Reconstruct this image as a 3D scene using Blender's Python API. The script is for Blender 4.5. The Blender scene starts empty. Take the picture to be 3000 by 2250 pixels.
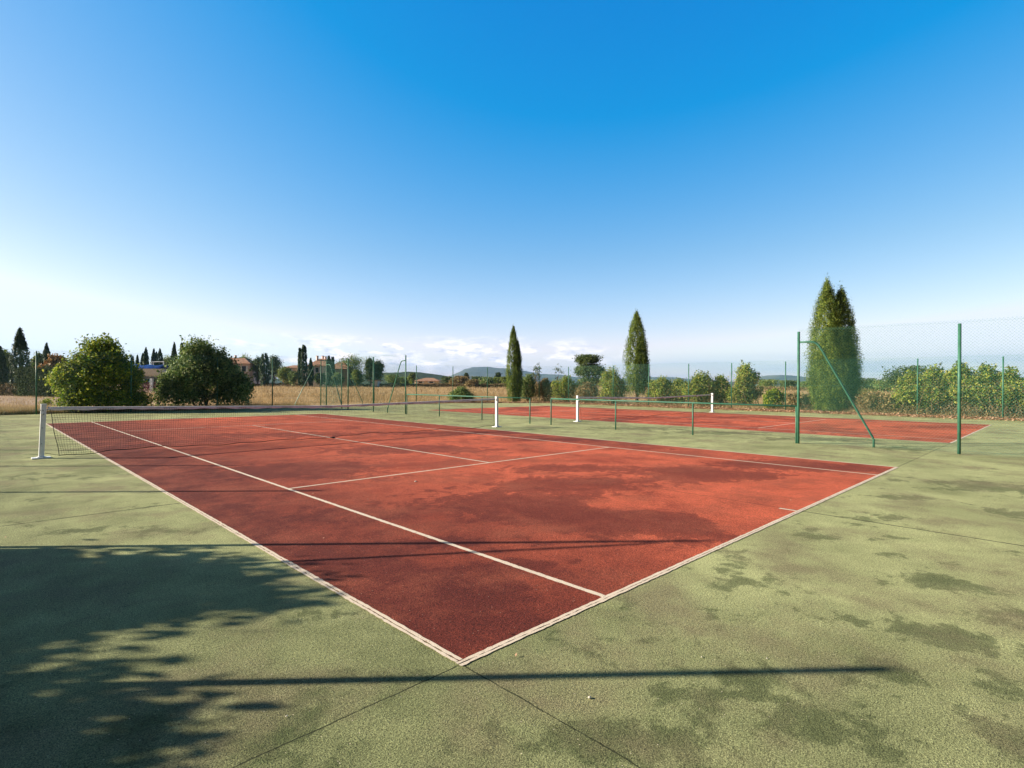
import bpy, math, random
import numpy as np
from mathutils import Matrix, Vector, noise as mnoise
random.seed(7); rng = np.random.default_rng(11)
scene = bpy.context.scene
COL = scene.collection
R = math.radians

# ------------------------------------------------------------------ camera
CAM = np.array([-1.928, -2.356, 1.557]); YAW = -0.7748; ROLL = 0.0052; FPX = 1616.0
FW = np.array([-math.sin(YAW), math.cos(YAW), 0.0]); RT = np.array([math.cos(YAW), math.sin(YAW), 0.0]); UP = np.array([0, 0, 1.0])
cd = bpy.data.cameras.new('camera'); cam = bpy.data.objects.new('camera', cd); COL.objects.link(cam)
r2 = RT*math.cos(ROLL)+UP*math.sin(ROLL); u2 = -RT*math.sin(ROLL)+UP*math.cos(ROLL)
M = Matrix.Identity(4)
for i in range(3):
    M[i][0] = r2[i]; M[i][1] = u2[i]; M[i][2] = -FW[i]; M[i][3] = CAM[i]
cam.matrix_world = M
cd.sensor_width = 36; cd.lens = FPX/3000*36; cd.clip_start = 0.05; cd.clip_end = 30000
scene.camera = cam

def yh(px): return 1125+0.0052*(px-1500)
def at(px, d):                      # ground position seen in column px at depth d
    t = (px-1500)/FPX
    p = CAM+d*(FW+t*RT); return float(p[0]), float(p[1])
def zt(px, py, d): return float(CAM[2]+(yh(px)-py)/FPX*d)
def gd(u, v):                        # ground point from the 2212 px wide frame
    px, py = u*3000/2212, v*3000/2212
    d = CAM[2]*FPX/(py-yh(px)); return at(px, d)
def terr(x, y):
    q = math.hypot(x-CAM[0], y-CAM[1]); s = min(1, max(0, (q-60)/90)); s = s*s*(3-2*s)
    return -0.03+0.55*s

# ------------------------------------------------------------------ materials
def newmat(name):
    m = bpy.data.materials.new(name); m.use_nodes = True
    nt = m.node_tree; nt.nodes.clear()
    return m, nt
def N(nt, typ, **kw):
    n = nt.nodes.new(typ)
    for k, v in kw.items():
        if k.startswith('i_'):
            k = k[2:]; k = int(k) if k.isdigit() else k.replace('_', ' ')
            n.inputs[k].default_value = v
        else: setattr(n, k, v)
    return n
def ramp(nt, fac, stops, interp='LINEAR'):
    n = nt.nodes.new('ShaderNodeValToRGB'); cr = n.color_ramp; cr.interpolation = interp
    while len(cr.elements) < len(stops): cr.elements.new(0.5)
    for e, (p, c) in zip(cr.elements, stops):
        e.position = p; e.color = (c, c, c, 1) if isinstance(c, (int, float)) else (*c, 1)
    nt.links.new(fac, n.inputs[0]); return n.outputs[0]
def mix(nt, fac, a, b, mode='MIX'):
    n = nt.nodes.new('ShaderNodeMix'); n.data_type = 'RGBA'; n.blend_type = mode
    for i, v in ((0, fac), (6, a), (7, b)):
        if isinstance(v, bpy.types.NodeSocket): nt.links.new(v, n.inputs[i])
        else: n.inputs[i].default_value = v if isinstance(v, float) else (*v, 1)
    return n.outputs[2]
def math_(nt, op, a, b=0.0, c=0.0):
    n = nt.nodes.new('ShaderNodeMath'); n.operation = op
    for i, v in enumerate((a, b, c)):
        if isinstance(v, bpy.types.NodeSocket): nt.links.new(v, n.inputs[i])
        else: n.inputs[i].default_value = v
    return n.outputs[0]
def noise(nt, vec, scale, detail=3, rough=.55, dist=0.0):
    n = nt.nodes.new('ShaderNodeTexNoise'); n.inputs['Scale'].default_value = scale
    n.inputs['Detail'].default_value = detail; n.inputs['Roughness'].default_value = rough; n.inputs['Distortion'].default_value = dist
    if vec is not None: nt.links.new(vec, n.inputs['Vector'])
    return n.outputs[0]
def finish(nt, col, rough=.9, bump=None, bstr=.3, bdist=.01, metallic=0.0, spec=.3):
    b = nt.nodes.new('ShaderNodeBsdfPrincipled'); o = nt.nodes.new('ShaderNodeOutputMaterial')
    if isinstance(col, bpy.types.NodeSocket): nt.links.new(col, b.inputs['Base Color'])
    else: b.inputs['Base Color'].default_value = (*col, 1)
    b.inputs['Roughness'].default_value = rough; b.inputs['Metallic'].default_value = metallic
    b.inputs['Specular IOR Level'].default_value = spec
    if bump is not None:
        bn = nt.nodes.new('ShaderNodeBump'); bn.inputs['Strength'].default_value = bstr; bn.inputs['Distance'].default_value = bdist
        nt.links.new(bump, bn.inputs['Height']); nt.links.new(bn.outputs[0], b.inputs['Normal'])
    nt.links.new(b.outputs[0], o.inputs[0]); return b
def pos(nt):
    return nt.nodes.new('ShaderNodeNewGeometry').outputs['Position']
def paint(name, col, var=.25, rough=.5, scale=6):
    m, nt = newmat(name); p = pos(nt)
    n = noise(nt, p, scale, 4); dark = tuple(c*(1-var) for c in col); lite = tuple(min(1, c*(1+var*.6)) for c in col)
    finish(nt, ramp(nt, n, [(.3, dark), (.7, lite)]), rough, noise(nt, p, scale*8), .15, .004); return m
def leafmat(name, cols, trans=.3, clump=1.2, rough=.55):
    m, nt = newmat(name); g = nt.nodes.new('ShaderNodeNewGeometry')
    k = len(cols)
    c1 = ramp(nt, g.outputs['Random Per Island'], [(i/max(1, k-1), c) for i, c in enumerate(cols)])
    cl = noise(nt, g.outputs['Position'], clump, 2)
    c = mix(nt, 1.0, c1, ramp(nt, cl, [(.35, .68), (.65, 1.25)]), 'MULTIPLY')
    b = nt.nodes.new('ShaderNodeBsdfPrincipled'); nt.links.new(c, b.inputs['Base Color']); b.inputs['Roughness'].default_value = rough
    b.inputs['Specular IOR Level'].default_value = .2
    t = nt.nodes.new('ShaderNodeBsdfTranslucent'); nt.links.new(c, t.inputs[0])
    mx = nt.nodes.new('ShaderNodeMixShader'); mx.inputs[0].default_value = trans
    nt.links.new(b.outputs[0], mx.inputs[1]); nt.links.new(t.outputs[0], mx.inputs[2])
    o = nt.nodes.new('ShaderNodeOutputMaterial'); nt.links.new(mx.outputs[0], o.inputs[0]); return m

def joints(nt, p, dark, col, lines):
    """thin construction joints in the slab: lines = [(axis, value, lo, hi, width)]"""
    sx = nt.nodes.new('ShaderNodeSeparateXYZ'); nt.links.new(p, sx.inputs[0])
    wob = math_(nt, 'MULTIPLY', math_(nt, 'SUBTRACT', noise(nt, p, 3.0, 5, .7), .5), .035)
    brk = noise(nt, p, 9.0, 3)
    tot = None
    for ax, val, lo, hi, w, a in lines:
        s, o = (sx.outputs[0], sx.outputs[1]) if ax == 'x' else (sx.outputs[1], sx.outputs[0])
        d = math_(nt, 'ABSOLUTE', math_(nt, 'ADD', math_(nt, 'SUBTRACT', s, val), wob))
        m = math_(nt, 'LESS_THAN', d, w)
        m = math_(nt, 'MULTIPLY', m, math_(nt, 'GREATER_THAN', o, lo)); m = math_(nt, 'MULTIPLY', m, math_(nt, 'LESS_THAN', o, hi))
        m = math_(nt, 'MULTIPLY', m, a)
        tot = m if tot is None else math_(nt, 'MAXIMUM', tot, m)
    tot = math_(nt, 'MULTIPLY', tot, ramp(nt, brk, [(.34, .45), (.46, 1.0)]))
    return mix(nt, tot, col, dark), tot

def courtmat(name, base, dark, mid, brown, speck, jl, jdark, red=False):
    m, nt = newmat(name); p = pos(nt)
    st = nt.nodes.new('ShaderNodeAttribute'); st.attribute_name = 'stain'
    mp = nt.nodes.new('ShaderNodeMapping'); mp.inputs['Scale'].default_value = (1, 1, 1); nt.links.new(p, mp.inputs[0])
    n1 = noise(nt, mp.outputs[0], .55, 6, .62, .4); n2 = noise(nt, p, 2.3, 6, .7, .3); n3 = noise(nt, p, 9, 4, .7)
    wr = nt.nodes.new('ShaderNodeAttribute'); wr.attribute_name = 'dark_zone'
    n0 = noise(nt, p, .28, 5, .62, .6)
    s = math_(nt, 'ADD', st.outputs['Fac'], math_(nt, 'MULTIPLY', math_(nt, 'SUBTRACT', n2, .5), 1.75))
    s = math_(nt, 'ADD', s, math_(nt, 'MULTIPLY', math_(nt, 'SUBTRACT', n3, .5), .8))
    s = math_(nt, 'ADD', s, math_(nt, 'MULTIPLY', math_(nt, 'SUBTRACT', n1, .5), .85))
    smask = ramp(nt, s, [(.22, 0.0), (.36, .75), (.75, 1.0)])
    c = ramp(nt, n1, [(.34, mid), (.47, base), (.62, tuple(min(1, x*1.22) for x in base))])
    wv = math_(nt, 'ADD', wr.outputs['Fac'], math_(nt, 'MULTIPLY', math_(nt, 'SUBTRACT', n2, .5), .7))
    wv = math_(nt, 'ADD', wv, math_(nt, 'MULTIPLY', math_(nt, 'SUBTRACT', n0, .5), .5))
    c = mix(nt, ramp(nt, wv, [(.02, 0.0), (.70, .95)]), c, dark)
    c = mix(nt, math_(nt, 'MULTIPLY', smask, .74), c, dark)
    hue = noise(nt, p, .9, 5, .65)
    c = mix(nt, ramp(nt, hue, [(.48, 0.0), (.66, .75)]), c, brown)
    # granular surface
    g1 = noise(nt, p, 150, 2, .75); g2 = noise(nt, p, 55, 3, .75)
    grain = ramp(nt, g1, [(.34, .20), (.45, .76), (.56, 1.12), (.70, 1.75)])
    c = mix(nt, 1.0, c, grain, 'MULTIPLY')
    c = mix(nt, 1.0, c, ramp(nt, g2, [(.3, .60), (.5, 1.0), (.7, 1.34)]), 'MULTIPLY')
    v = nt.nodes.new('ShaderNodeTexVoronoi'); v.inputs['Scale'].default_value = 45; nt.links.new(p, v.inputs['Vector'])
    sp = math_(nt, 'LESS_THAN', v.outputs['Distance'], .13)
    sep = nt.nodes.new('ShaderNodeSeparateColor'); nt.links.new(v.outputs['Color'], sep.inputs[0])
    sp = math_(nt, 'MULTIPLY', sp, math_(nt, 'GREATER_THAN', sep.outputs[0], .93))
    c = mix(nt, sp, c, speck)
    c, jm = joints(nt, p, jdark, c, jl)
    hgt = math_(nt, 'SUBTRACT', math_(nt, 'ADD', g1, g2), jm)
    finish(nt, c, .92, hgt, .8, .008, spec=.2); return m

JG = [('x', .022, -14, 0, .0045, .9), ('y', .022, -5, 0, .0045, .9), ('y', .03, 10.75, 17.2, .008, .7), ('y', 5.715, -5, 0, .014, 1.0),
      ('x', 5.43, -14, .05, .013, 1.0), ('x', 2.9, -14, -.6, .004, .3), ('y', -4.6, 4, 30, .006, .35), ('y', 24.3, -4, 40, .01, .6),
      ('x', 14.0, -14, 32, .006, .3), ('x', -1.9, 8, 31, .01, .5), ('y', 12.2, -5, 0, .01, .5), ('x', 10.8, -14, 0, .006, .35)]
JR = [('x', 5.43, 0, 24.3, .010, .75), ('y', 5.60, .06, 5.4, .004, .3), ('x', 2.9, .06, 24, .003, .25)]
GREEN = courtmat('green_resin', (.46, .475, .225), (.08, .102, .038), (.33, .345, .155), (.28, .24, .135), (.70, .62, .45), JG, (.035, .04, .018))
RED = courtmat('red_resin', (.66, .142, .070), (.14, .027, .019), (.41, .080, .042), (.38, .10, .055), (.6, .4, .3), JR, (.10, .03, .02), True)

def linemat():
    m, nt = newmat('line_paint'); p = pos(nt)
    n = noise(nt, p, 60, 4, .75); n2 = noise(nt, p, 4, 4)
    w = ramp(nt, n, [(.33, 0.0), (.43, 1.0)])
    c = mix(nt, w, (.30, .2, .14), mix(nt, n2, (.66, .54, .42), (.86, .74, .60)))
    finish(nt, c, .85, noise(nt, p, 150, 2), .5, .004); return m
LINE = linemat()

def terrmat():
    m, nt = newmat('dry_earth'); p = pos(nt)
    sx = nt.nodes.new('ShaderNodeSeparateXYZ'); nt.links.new(p, sx.inputs[0])
    straw = ramp(nt, noise(nt, p, .35, 6, .7), [(.3, (.20, .115, .045)), (.5, (.42, .27, .115)), (.7, (.56, .40, .2))])
    dirt = ramp(nt, noise(nt, p, 1.2, 6, .7), [(.3, (.26, .175, .13)), (.6, (.46, .33, .25))])
    far = ramp(nt, noise(nt, p, .03, 5, .6), [(.35, (.09, .11, .04)), (.6, (.30, .21, .10))])
    dm = math_(nt, 'ADD', sx.outputs[0], math_(nt, 'MULTIPLY', math_(nt, 'SUBTRACT', noise(nt, p, .3, 4), .5), 8))
    c = mix(nt, ramp(nt, math_(nt, 'MULTIPLY', math_(nt, 'SUBTRACT', dm, 3.0), .12), [(0, 0.0), (1, 1.0)]), dirt, straw)
    vm = nt.nodes.new('ShaderNodeVectorMath'); vm.operation = 'LENGTH'; nt.links.new(p, vm.inputs[0])
    c = mix(nt, ramp(nt, math_(nt, 'DIVIDE', vm.outputs['Value'], 600.0), [(.35, 0.0), (.8, 1.0)]), c, far)
    finish(nt, c, .95, noise(nt, p, 8, 5, .7), .6, .05); return m
EARTH = terrmat()
WHITE = paint('white_paint', (.78, .80, .83), .10, .4, 12)
POSTG = paint('green_post_paint', (.05, .165, .11), .25, .45, 9)
POSTG2 = paint('old_green_paint', (.05, .165, .10), .35, .45, 9)
WIRE = paint('green_plastic_wire', (.07, .23, .17), .2, .4, 9)
CORD = paint('black_cord', (.012, .018, .014), .3, .7, 20)
BAND = paint('net_tape', (.82, .78, .78), .12, .8, 14)
BARK = paint('bark', (.14, .095, .06), .45, .95, 9)
TWIG = paint('dry_twig', (.23, .155, .09), .4, .95, 3)
BLUE = paint('blue_tarpaulin', (.012, .06, .28), .3, .5, 4)
SCREEN = paint('windbreak_fabric', (.01, .06, .03), .3, .8, 6)
STEEL = paint('galvanised_steel', (.42, .44, .45), .2, .35, 10)
L_CYP = leafmat('cypress_leaf', [(.03, .065, .012), (.09, .155, .026), (.20, .27, .045), (.34, .38, .07)], .3, 2.2)
L_CYPD = leafmat('dark_cypress_leaf', [(.025, .052, .018), (.045, .085, .026), (.075, .12, .038)], .15, .8)
L_YEL = leafmat('yellow_green_leaf', [(.05, .115, .012), (.15, .24, .022), (.32, .39, .035), (.50, .48, .06)], .4, 1.1)
L_OLIV = leafmat('olive_leaf', [(.04, .085, .02), (.11, .20, .05), (.24, .32, .09), (.40, .42, .17)], .32, 1.1)
L_HEDGE = leafmat('hedge_leaf', [(.07, .14, .028), (.18, .28, .05), (.34, .42, .07), (.50, .47, .09), (.22, .19, .07)], .35, 1.6)
L_BROWN = leafmat('brown_thicket_leaf', [(.13, .11, .045), (.28, .20, .09), (.42, .29, .15), (.24, .23, .07)], .25, 1.5)
L_DARK = leafmat('dark_leaf', [(.026, .045, .013), (.048, .075, .02), (.08, .11, .03)], .2, .9, .9)
L_FAR = leafmat('far_tree_leaf', [(.05, .085, .025), (.09, .13, .04), (.14, .17, .05)], .3, .3)
L_LIME = leafmat('pale_tree_leaf', [(.13, .2, .04), (.22, .28, .06), (.28, .30, .08)], .4, .3)
L_RUST = leafmat('autumn_leaf', [(.20, .07, .02), (.33, .15, .03), (.30, .22, .05)], .35, .8)
L_PURP = leafmat('purple_leaf', [(.10, .025, .05), (.16, .05, .07), (.2, .1, .08)], .25, 1)
L_GRASS = leafmat('straw', [(.30, .20, .09), (.48, .34, .17), (.62, .48, .27), (.40, .26, .13)], .3, .5)
L_WEED = leafmat('green_weed', [(.14, .18, .04), (.28, .27, .07), (.42, .32, .14)], .3, 1)
L_LITT = leafmat('fallen_leaf', [(.30, .16, .09), (.48, .28, .17), (.62, .42, .28), (.2, .1, .06)], .1, 3)

# ------------------------------------------------------------------ object helpers
def empty(name, loc=(0, 0, 0)):
    o = bpy.data.objects.new(name, None); o.location = loc; o.empty_display_size = .3; COL.objects.link(o); return o
def tag(o, label=None, cat=None, group=None, kind=None):
    if label: o['label'] = label
    if cat: o['category'] = cat
    if group: o['group'] = group
    if kind: o['kind'] = kind
    return o
def mesh_obj(name, verts, faces, mat, parent=None, smooth=False):
    me = bpy.data.meshes.new(name); me.from_pydata([tuple(v) for v in verts], [], faces); me.materials.append(mat)
    if smooth: me.shade_smooth()
    o = bpy.data.objects.new(name, me); COL.objects.link(o)
    if parent is not None: o.parent = parent; o.matrix_parent_inverse = Matrix.Translation(-Vector(parent.location))
    me.update(); return o
def quad_obj(name, V, mat, parent=None, per=4):
    """V: (n*per,3) array; every run of per vertices is one face"""
    V = np.asarray(V, np.float32); n = len(V)//per
    me = bpy.data.meshes.new(name)
    me.vertices.add(len(V)); me.vertices.foreach_set('co', V.ravel())
    me.loops.add(len(V)); me.loops.foreach_set('vertex_index', np.arange(len(V), dtype=np.int32))
    me.polygons.add(n); me.polygons.foreach_set('loop_start', np.arange(n, dtype=np.int32)*per)
    me.polygons.foreach_set('loop_total', np.full(n, per, np.int32)); me.materials.append(mat); me.update(calc_edges=True)
    o = bpy.data.objects.new(name, me); COL.objects.link(o)
    if parent is not None: o.parent = parent; o.matrix_parent_inverse = Matrix.Translation(-Vector(parent.location))
    return o
class MB:
    def __init__(s): s.v = []; s.f = []
    def tube(s, pts, rad, n=8, cap=True):
        pts = [Vector(p) for p in pts]
        if not hasattr(rad, '__len__'): rad = [rad]*len(pts)
        b0 = len(s.v)
        for i, p in enumerate(pts):
            d = (pts[min(i+1, len(pts)-1)]-pts[max(i-1, 0)]).normalized()
            a = Vector((0, 0, 1)) if abs(d.z) < .9 else Vector((1, 0, 0))
            x = d.cross(a).normalized(); y = d.cross(x)
            for k in range(n):
                t = 2*math.pi*k/n; s.v.append(p+(x*math.cos(t)+y*math.sin(t))*rad[i])
        for i in range(len(pts)-1):
            for k in range(n):
                a = b0+i*n+k; b = b0+i*n+(k+1) % n; s.f.append((a, b, b+n, a+n))
        if cap: s.f.append(tuple(range(b0, b0+n))[::-1]); s.f.append(tuple(range(b0+(len(pts)-1)*n, b0+len(pts)*n)))
        return s
    def box(s, c, d, rz=0.0):
        b0 = len(s.v); cs, sn = math.cos(rz), math.sin(rz)
        for z in (-1, 1):
            for x, y in ((-1, -1), (1, -1), (1, 1), (-1, 1)):
                X = x*d[0]/2; Y = y*d[1]/2
                s.v.append((c[0]+X*cs-Y*sn, c[1]+X*sn+Y*cs, c[2]+z*d[2]/2))
        for f in ((0, 3, 2, 1), (4, 5, 6, 7), (0, 1, 5, 4), (1, 2, 6, 5), (2, 3, 7, 6), (3, 0, 4, 7)): s.f.append(tuple(b0+i for i in f))
        return s
    def build(s, name, mat, parent=None, smooth=False, bevel=0):
        o = mesh_obj(name, s.v, s.f, mat, parent, smooth)
        if bevel:
            b = o.modifiers.new('bevel', 'BEVEL'); b.width = bevel; b.segments = 2; b.limit_method = 'ANGLE'
        return o

def unit(a): return a/np.maximum(1e-9, np.linalg.norm(a, axis=1, keepdims=True))
def leaf_quads(P, Nn, size, aspect=.58, jitter=.6, upright=0.0):
    n = len(P); Nn = unit(Nn+rng.normal(0, jitter, (n, 3)))
    t = rng.normal(0, 1, (n, 3)); t[:, 2] += upright*3
    t = unit(t-(t*Nn).sum(1, keepdims=True)*Nn); b = np.cross(Nn, t)
    sz = size*rng.uniform(.6, 1.35, (n, 1))
    V = np.stack([P-t*sz*.5, P+b*sz*.5*aspect+Nn*sz*.06, P+t*sz*.5-Nn*sz*.08, P-b*sz*.5*aspect+Nn*sz*.06], 1)
    return V.reshape(-1, 3)
def sph(n):
    return unit(rng.normal(0, 1, (n, 3)))
def lobe_cloud(lobes, nclump, per, cr, lo=.62):
    """clumps of points on the shell of a set of ellipsoid lobes"""
    L = np.array(lobes, float); area = (L[:, 3]*L[:, 5]); idx = rng.choice(len(L), nclump, p=area/area.sum())
    d = sph(nclump); d[:, 2] = np.where(rng.random(nclump) < .25, d[:, 2], np.abs(d[:, 2])*.95-.12); d = unit(d)
    rr = rng.uniform(lo, 1.04, (nclump, 1))**.6
    c = L[idx, :3]+d*L[idx, 3:6]*rr
    keep = np.ones(nclump, bool)
    for l in L:
        q = (((c-l[:3])/l[3:6])**2).sum(1); keep &= ~((q < .30) & (rng.random(nclump) < .8))
    keep &= c[:, 2] > .08
    c = c[keep]; d = d[keep]
    P = np.repeat(c, per, 0)+rng.normal(0, 1, (len(c)*per, 3))*cr*np.repeat(rng.uniform(.6, 1.3, (len(c), 1)), per, 0)
    D = np.repeat(unit(d+rng.normal(0, .5, d.shape)), per, 0); D[:, 2] += .30
    k = P[:, 2] > .04
    return P[k], D[k]

# ------------------------------------------------------------------ setting: ground
def grid_sheet(name, x0, x1, y0, y1, step, z, mat, blobs, dark=None):
    xs = np.linspace(x0, x1, int((x1-x0)/step)+1); ys = np.linspace(y0, y1, int((y1-y0)/step)+1)
    X, Y = np.meshgrid(xs, ys, indexing='ij'); nx, ny = X.shape
    V = np.stack([X.ravel(), Y.ravel(), np.full(X.size, z)], 1)
    i, j = np.meshgrid(np.arange(nx-1), np.arange(ny-1), indexing='ij'); a = (i*ny+j).ravel()
    F = np.stack([a, a+ny, a+ny+1, a+1], 1)
    me = bpy.data.meshes.new(name); me.vertices.add(len(V)); me.vertices.foreach_set('co', V.astype(np.float32).ravel())
    me.loops.add(F.size); me.loops.foreach_set('vertex_index', F.astype(np.int32).ravel())
    me.polygons.add(len(F)); me.polygons.foreach_set('loop_start', np.arange(len(F), dtype=np.int32)*4); me.polygons.foreach_set('loop_total', np.full(len(F), 4, np.int32))
    me.update(calc_edges=True); me.materials.append(mat)
    S = np.zeros(X.shape)
    for cx, cy, ax, ay, ang, st in blobs:
        c, s = math.cos(ang), math.sin(ang); dx = X-cx; dy = Y-cy
        u = (dx*c+dy*s)/ax; v = (-dx*s+dy*c)/ay
        S += st*np.exp(-(u*u+v*v)*1.1)
    Wr = dark(X, Y) if dark is not None else S*0
    aw = me.attributes.new('dark_zone', 'FLOAT', 'POINT'); aw.data.foreach_set('value', Wr.astype(np.float32).ravel())  # amount of broad darkening per vertex, apart from the blotches
    at_ = me.attributes.new('stain', 'FLOAT', 'POINT'); at_.data.foreach_set('value', S.astype(np.float32).ravel())
    o = bpy.data.objects.new(name, me); COL.objects.link(o); tag(o, kind='structure'); return o
def wblob(u, v, ru, rv, st):         # a stain given by where it lies on the slab
    c = np.array(gd(u, v)); a = np.array(gd(u+ru, v))-c; b1 = np.array(gd(u, v+rv)); b2 = np.array(gd(u, max(v-rv, 845)))
    bl = np.linalg.norm(b1-b2)/2
    return (c[0], c[1], np.linalg.norm(a), bl, math.atan2(a[1], a[0]), st)
RB = [wblob(*b[:4], b[4]*1.8) for b in [(1290, 1115, 210, 32, .6), (1130, 1085, 190, 22, .45), (1480, 1135, 90, 26, .5), (1330, 1092, 75, 13, -.75), (1250, 1045, 190, 17, .45),
      (1500, 1022, 110, 13, .5), (1660, 1030, 90, 9, .45), (1640, 1002, 160, 7, .45), (1800, 1012, 130, 8, .4), (700, 1010, 160, 16, .35), (880, 970, 200, 10, .4),
      (1010, 1260, 130, 34, .45), (860, 1330, 120, 30, .4), (1040, 1310, 120, 34, .4), (1130, 1225, 150, 22, .3), (760, 1110, 200, 24, .3), (560, 1020, 160, 18, .3),
      (1250, 1010, 160, 10, .35), (1420, 958, 100, 6, .4), (1230, 948, 160, 5, .5), (1000, 935, 200, 4, .4), (620, 940, 220, 6, .3), (1560, 1105, 60, 20, -.4), (990, 1385, 70, 24, -.4),
      (960, 1170, 120, 12, .3), (1750, 1040, 90, 12, -.4), (1380, 995, 150, 10, -.3), (1700, 1075, 120, 18, -.4), (1610, 1130, 80, 20, -.4)]]
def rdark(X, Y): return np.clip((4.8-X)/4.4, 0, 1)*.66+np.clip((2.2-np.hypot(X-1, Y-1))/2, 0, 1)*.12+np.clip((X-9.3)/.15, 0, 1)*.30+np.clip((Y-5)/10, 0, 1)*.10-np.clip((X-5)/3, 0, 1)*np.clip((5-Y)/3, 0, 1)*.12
rngb = random.Random(3)
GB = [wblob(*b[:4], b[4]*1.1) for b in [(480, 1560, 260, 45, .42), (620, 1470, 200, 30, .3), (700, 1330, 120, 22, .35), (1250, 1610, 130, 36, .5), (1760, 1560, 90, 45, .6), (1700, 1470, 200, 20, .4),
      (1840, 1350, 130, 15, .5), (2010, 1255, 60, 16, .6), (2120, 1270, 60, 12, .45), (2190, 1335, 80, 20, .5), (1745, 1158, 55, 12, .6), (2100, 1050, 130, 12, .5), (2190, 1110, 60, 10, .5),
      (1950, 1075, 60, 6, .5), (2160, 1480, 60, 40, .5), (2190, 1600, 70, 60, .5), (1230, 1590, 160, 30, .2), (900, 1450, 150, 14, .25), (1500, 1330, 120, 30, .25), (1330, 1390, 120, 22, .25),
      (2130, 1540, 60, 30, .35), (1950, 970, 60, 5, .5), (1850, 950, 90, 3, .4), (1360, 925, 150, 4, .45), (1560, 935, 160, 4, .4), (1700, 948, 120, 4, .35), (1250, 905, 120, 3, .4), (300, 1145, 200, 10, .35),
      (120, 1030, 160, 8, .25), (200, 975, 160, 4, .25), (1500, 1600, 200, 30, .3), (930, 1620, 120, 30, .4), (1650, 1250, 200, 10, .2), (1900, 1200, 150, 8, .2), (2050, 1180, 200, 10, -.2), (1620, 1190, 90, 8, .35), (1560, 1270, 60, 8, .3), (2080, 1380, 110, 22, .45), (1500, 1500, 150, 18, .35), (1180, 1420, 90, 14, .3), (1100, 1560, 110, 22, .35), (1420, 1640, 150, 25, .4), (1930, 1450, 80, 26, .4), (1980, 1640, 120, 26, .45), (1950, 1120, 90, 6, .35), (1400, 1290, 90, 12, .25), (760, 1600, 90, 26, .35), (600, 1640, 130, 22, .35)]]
def gdark(X, Y): return np.clip((.5-X)/2, 0, 1)*.20+.06+np.clip((3.4-np.hypot(X+.6, Y+.6))/2.4, 0, 1)*.30-np.clip((X-3)/4, 0, 1)*.08+np.clip((-Y-.6)/2, 0, 1)*np.clip((5-X)/3, 0, 1)*.14+np.where((np.abs(X-14) < 3) & (Y > 0), .08, 0)  # darker near the camera and towards the left
EW = 10.75; EL = 24.37; A1 = 1.388; SV = 5.72
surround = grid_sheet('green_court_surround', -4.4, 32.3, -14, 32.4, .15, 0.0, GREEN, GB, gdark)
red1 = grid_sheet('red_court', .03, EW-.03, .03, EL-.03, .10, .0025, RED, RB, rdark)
X2 = 17.15; W2 = 10.55
R2B = [(X2+random.uniform(0, W2), random.uniform(0, EL), random.uniform(.7, 2.4), random.uniform(.4, 1.1), random.uniform(0, 3), random.uniform(.3, .6)) for _ in range(26)]
red2 = grid_sheet('red_court', X2+.03, X2+W2-.03, .03, EL-.03, .16, .0025, RED, R2B, lambda X, Y: np.where(X > X2+W2-1.1, .35, 0)+np.where(X < X2+.5, .2, 0))

def lines(name, x0, w, sw=.055):
    V = []; st = .035
    def strip(xa, ya, xb, yb, wd):
        L = math.hypot(xb-xa, yb-ya); n = max(2, int(L/st)); dx, dy = (xb-xa)/L, (yb-ya)/L; nx, ny = -dy, dx
        e = [(random.gauss(0, .0022), random.gauss(0, .0022)) for _ in range(n+1)]
        for i in range(n):
            q = []
            for k, sgn in ((i, -1), (i+1, -1), (i+1, 1), (i, 1)):
                s = L*k/n; o = sgn*(wd/2)+(e[k][0] if sgn < 0 else e[k][1])
                q.append((xa+dx*s+nx*o, ya+dy*s+ny*o, .005))
            V.extend(q)
    c = sw/2; x1 = x0+w
    # outer lines are split by the construction joint, so two narrow strips each
    for (a, b) in ((.0125, .022), (.042, .026)):
        strip(x0, a, x1, a, b)
        strip(x0+a, .056, x0+a, EL-.056, b)
    strip(x1-c, .056, x1-c, EL-.056, sw); strip(x0, EL-c, x1, EL-c, sw)
    strip(x0+A1, .056, x0+A1, EL-.056, .05); strip(x1-A1, .056, x1-A1, EL-.056, .05)
    strip(x0+A1+.025, SV, x1-A1-.025, SV, .05); strip(x0+A1+.025, EL-SV, x1-A1-.025, EL-SV, .05)
    strip(x0+w/2, SV+.025, x0+w/2, EL-SV-.025, .05); strip(x0+w/2, .056, x0+w/2, .26, .05); strip(x0+w/2, EL-.056, x0+w/2, EL-.2, .05)
    o = quad_obj(name, V, LINE); tag(o, kind='structure'); return o
lines('court_line_markings', 0.0, EW); lines('court_line_markings', X2, W2)

# terrain sheet out to the horizon
rad = [0.5, 10, 20, 28, 34, 40, 46, 52, 58]+[64*1.09**i for i in range(54)]
nA = 160; V = []; F = []
for i, q in enumerate(rad):
    for k in range(nA):
        a = 2*math.pi*k/nA; x = CAM[0]+q*math.cos(a); y = CAM[1]+q*math.sin(a)
        z = terr(x, y)+(random.uniform(-.05, .05) if q > 60 else 0)
        V.append((x, y, z))
for i in range(len(rad)-1):
    for k in range(nA):
        a = i*nA+k; b = i*nA+(k+1) % nA; F.append((a, b, b+nA, a+nA))
F.append(tuple(range(nA))[::-1])
tag(mesh_obj('ground', V, F, EARTH, None, True), kind='structure')

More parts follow.
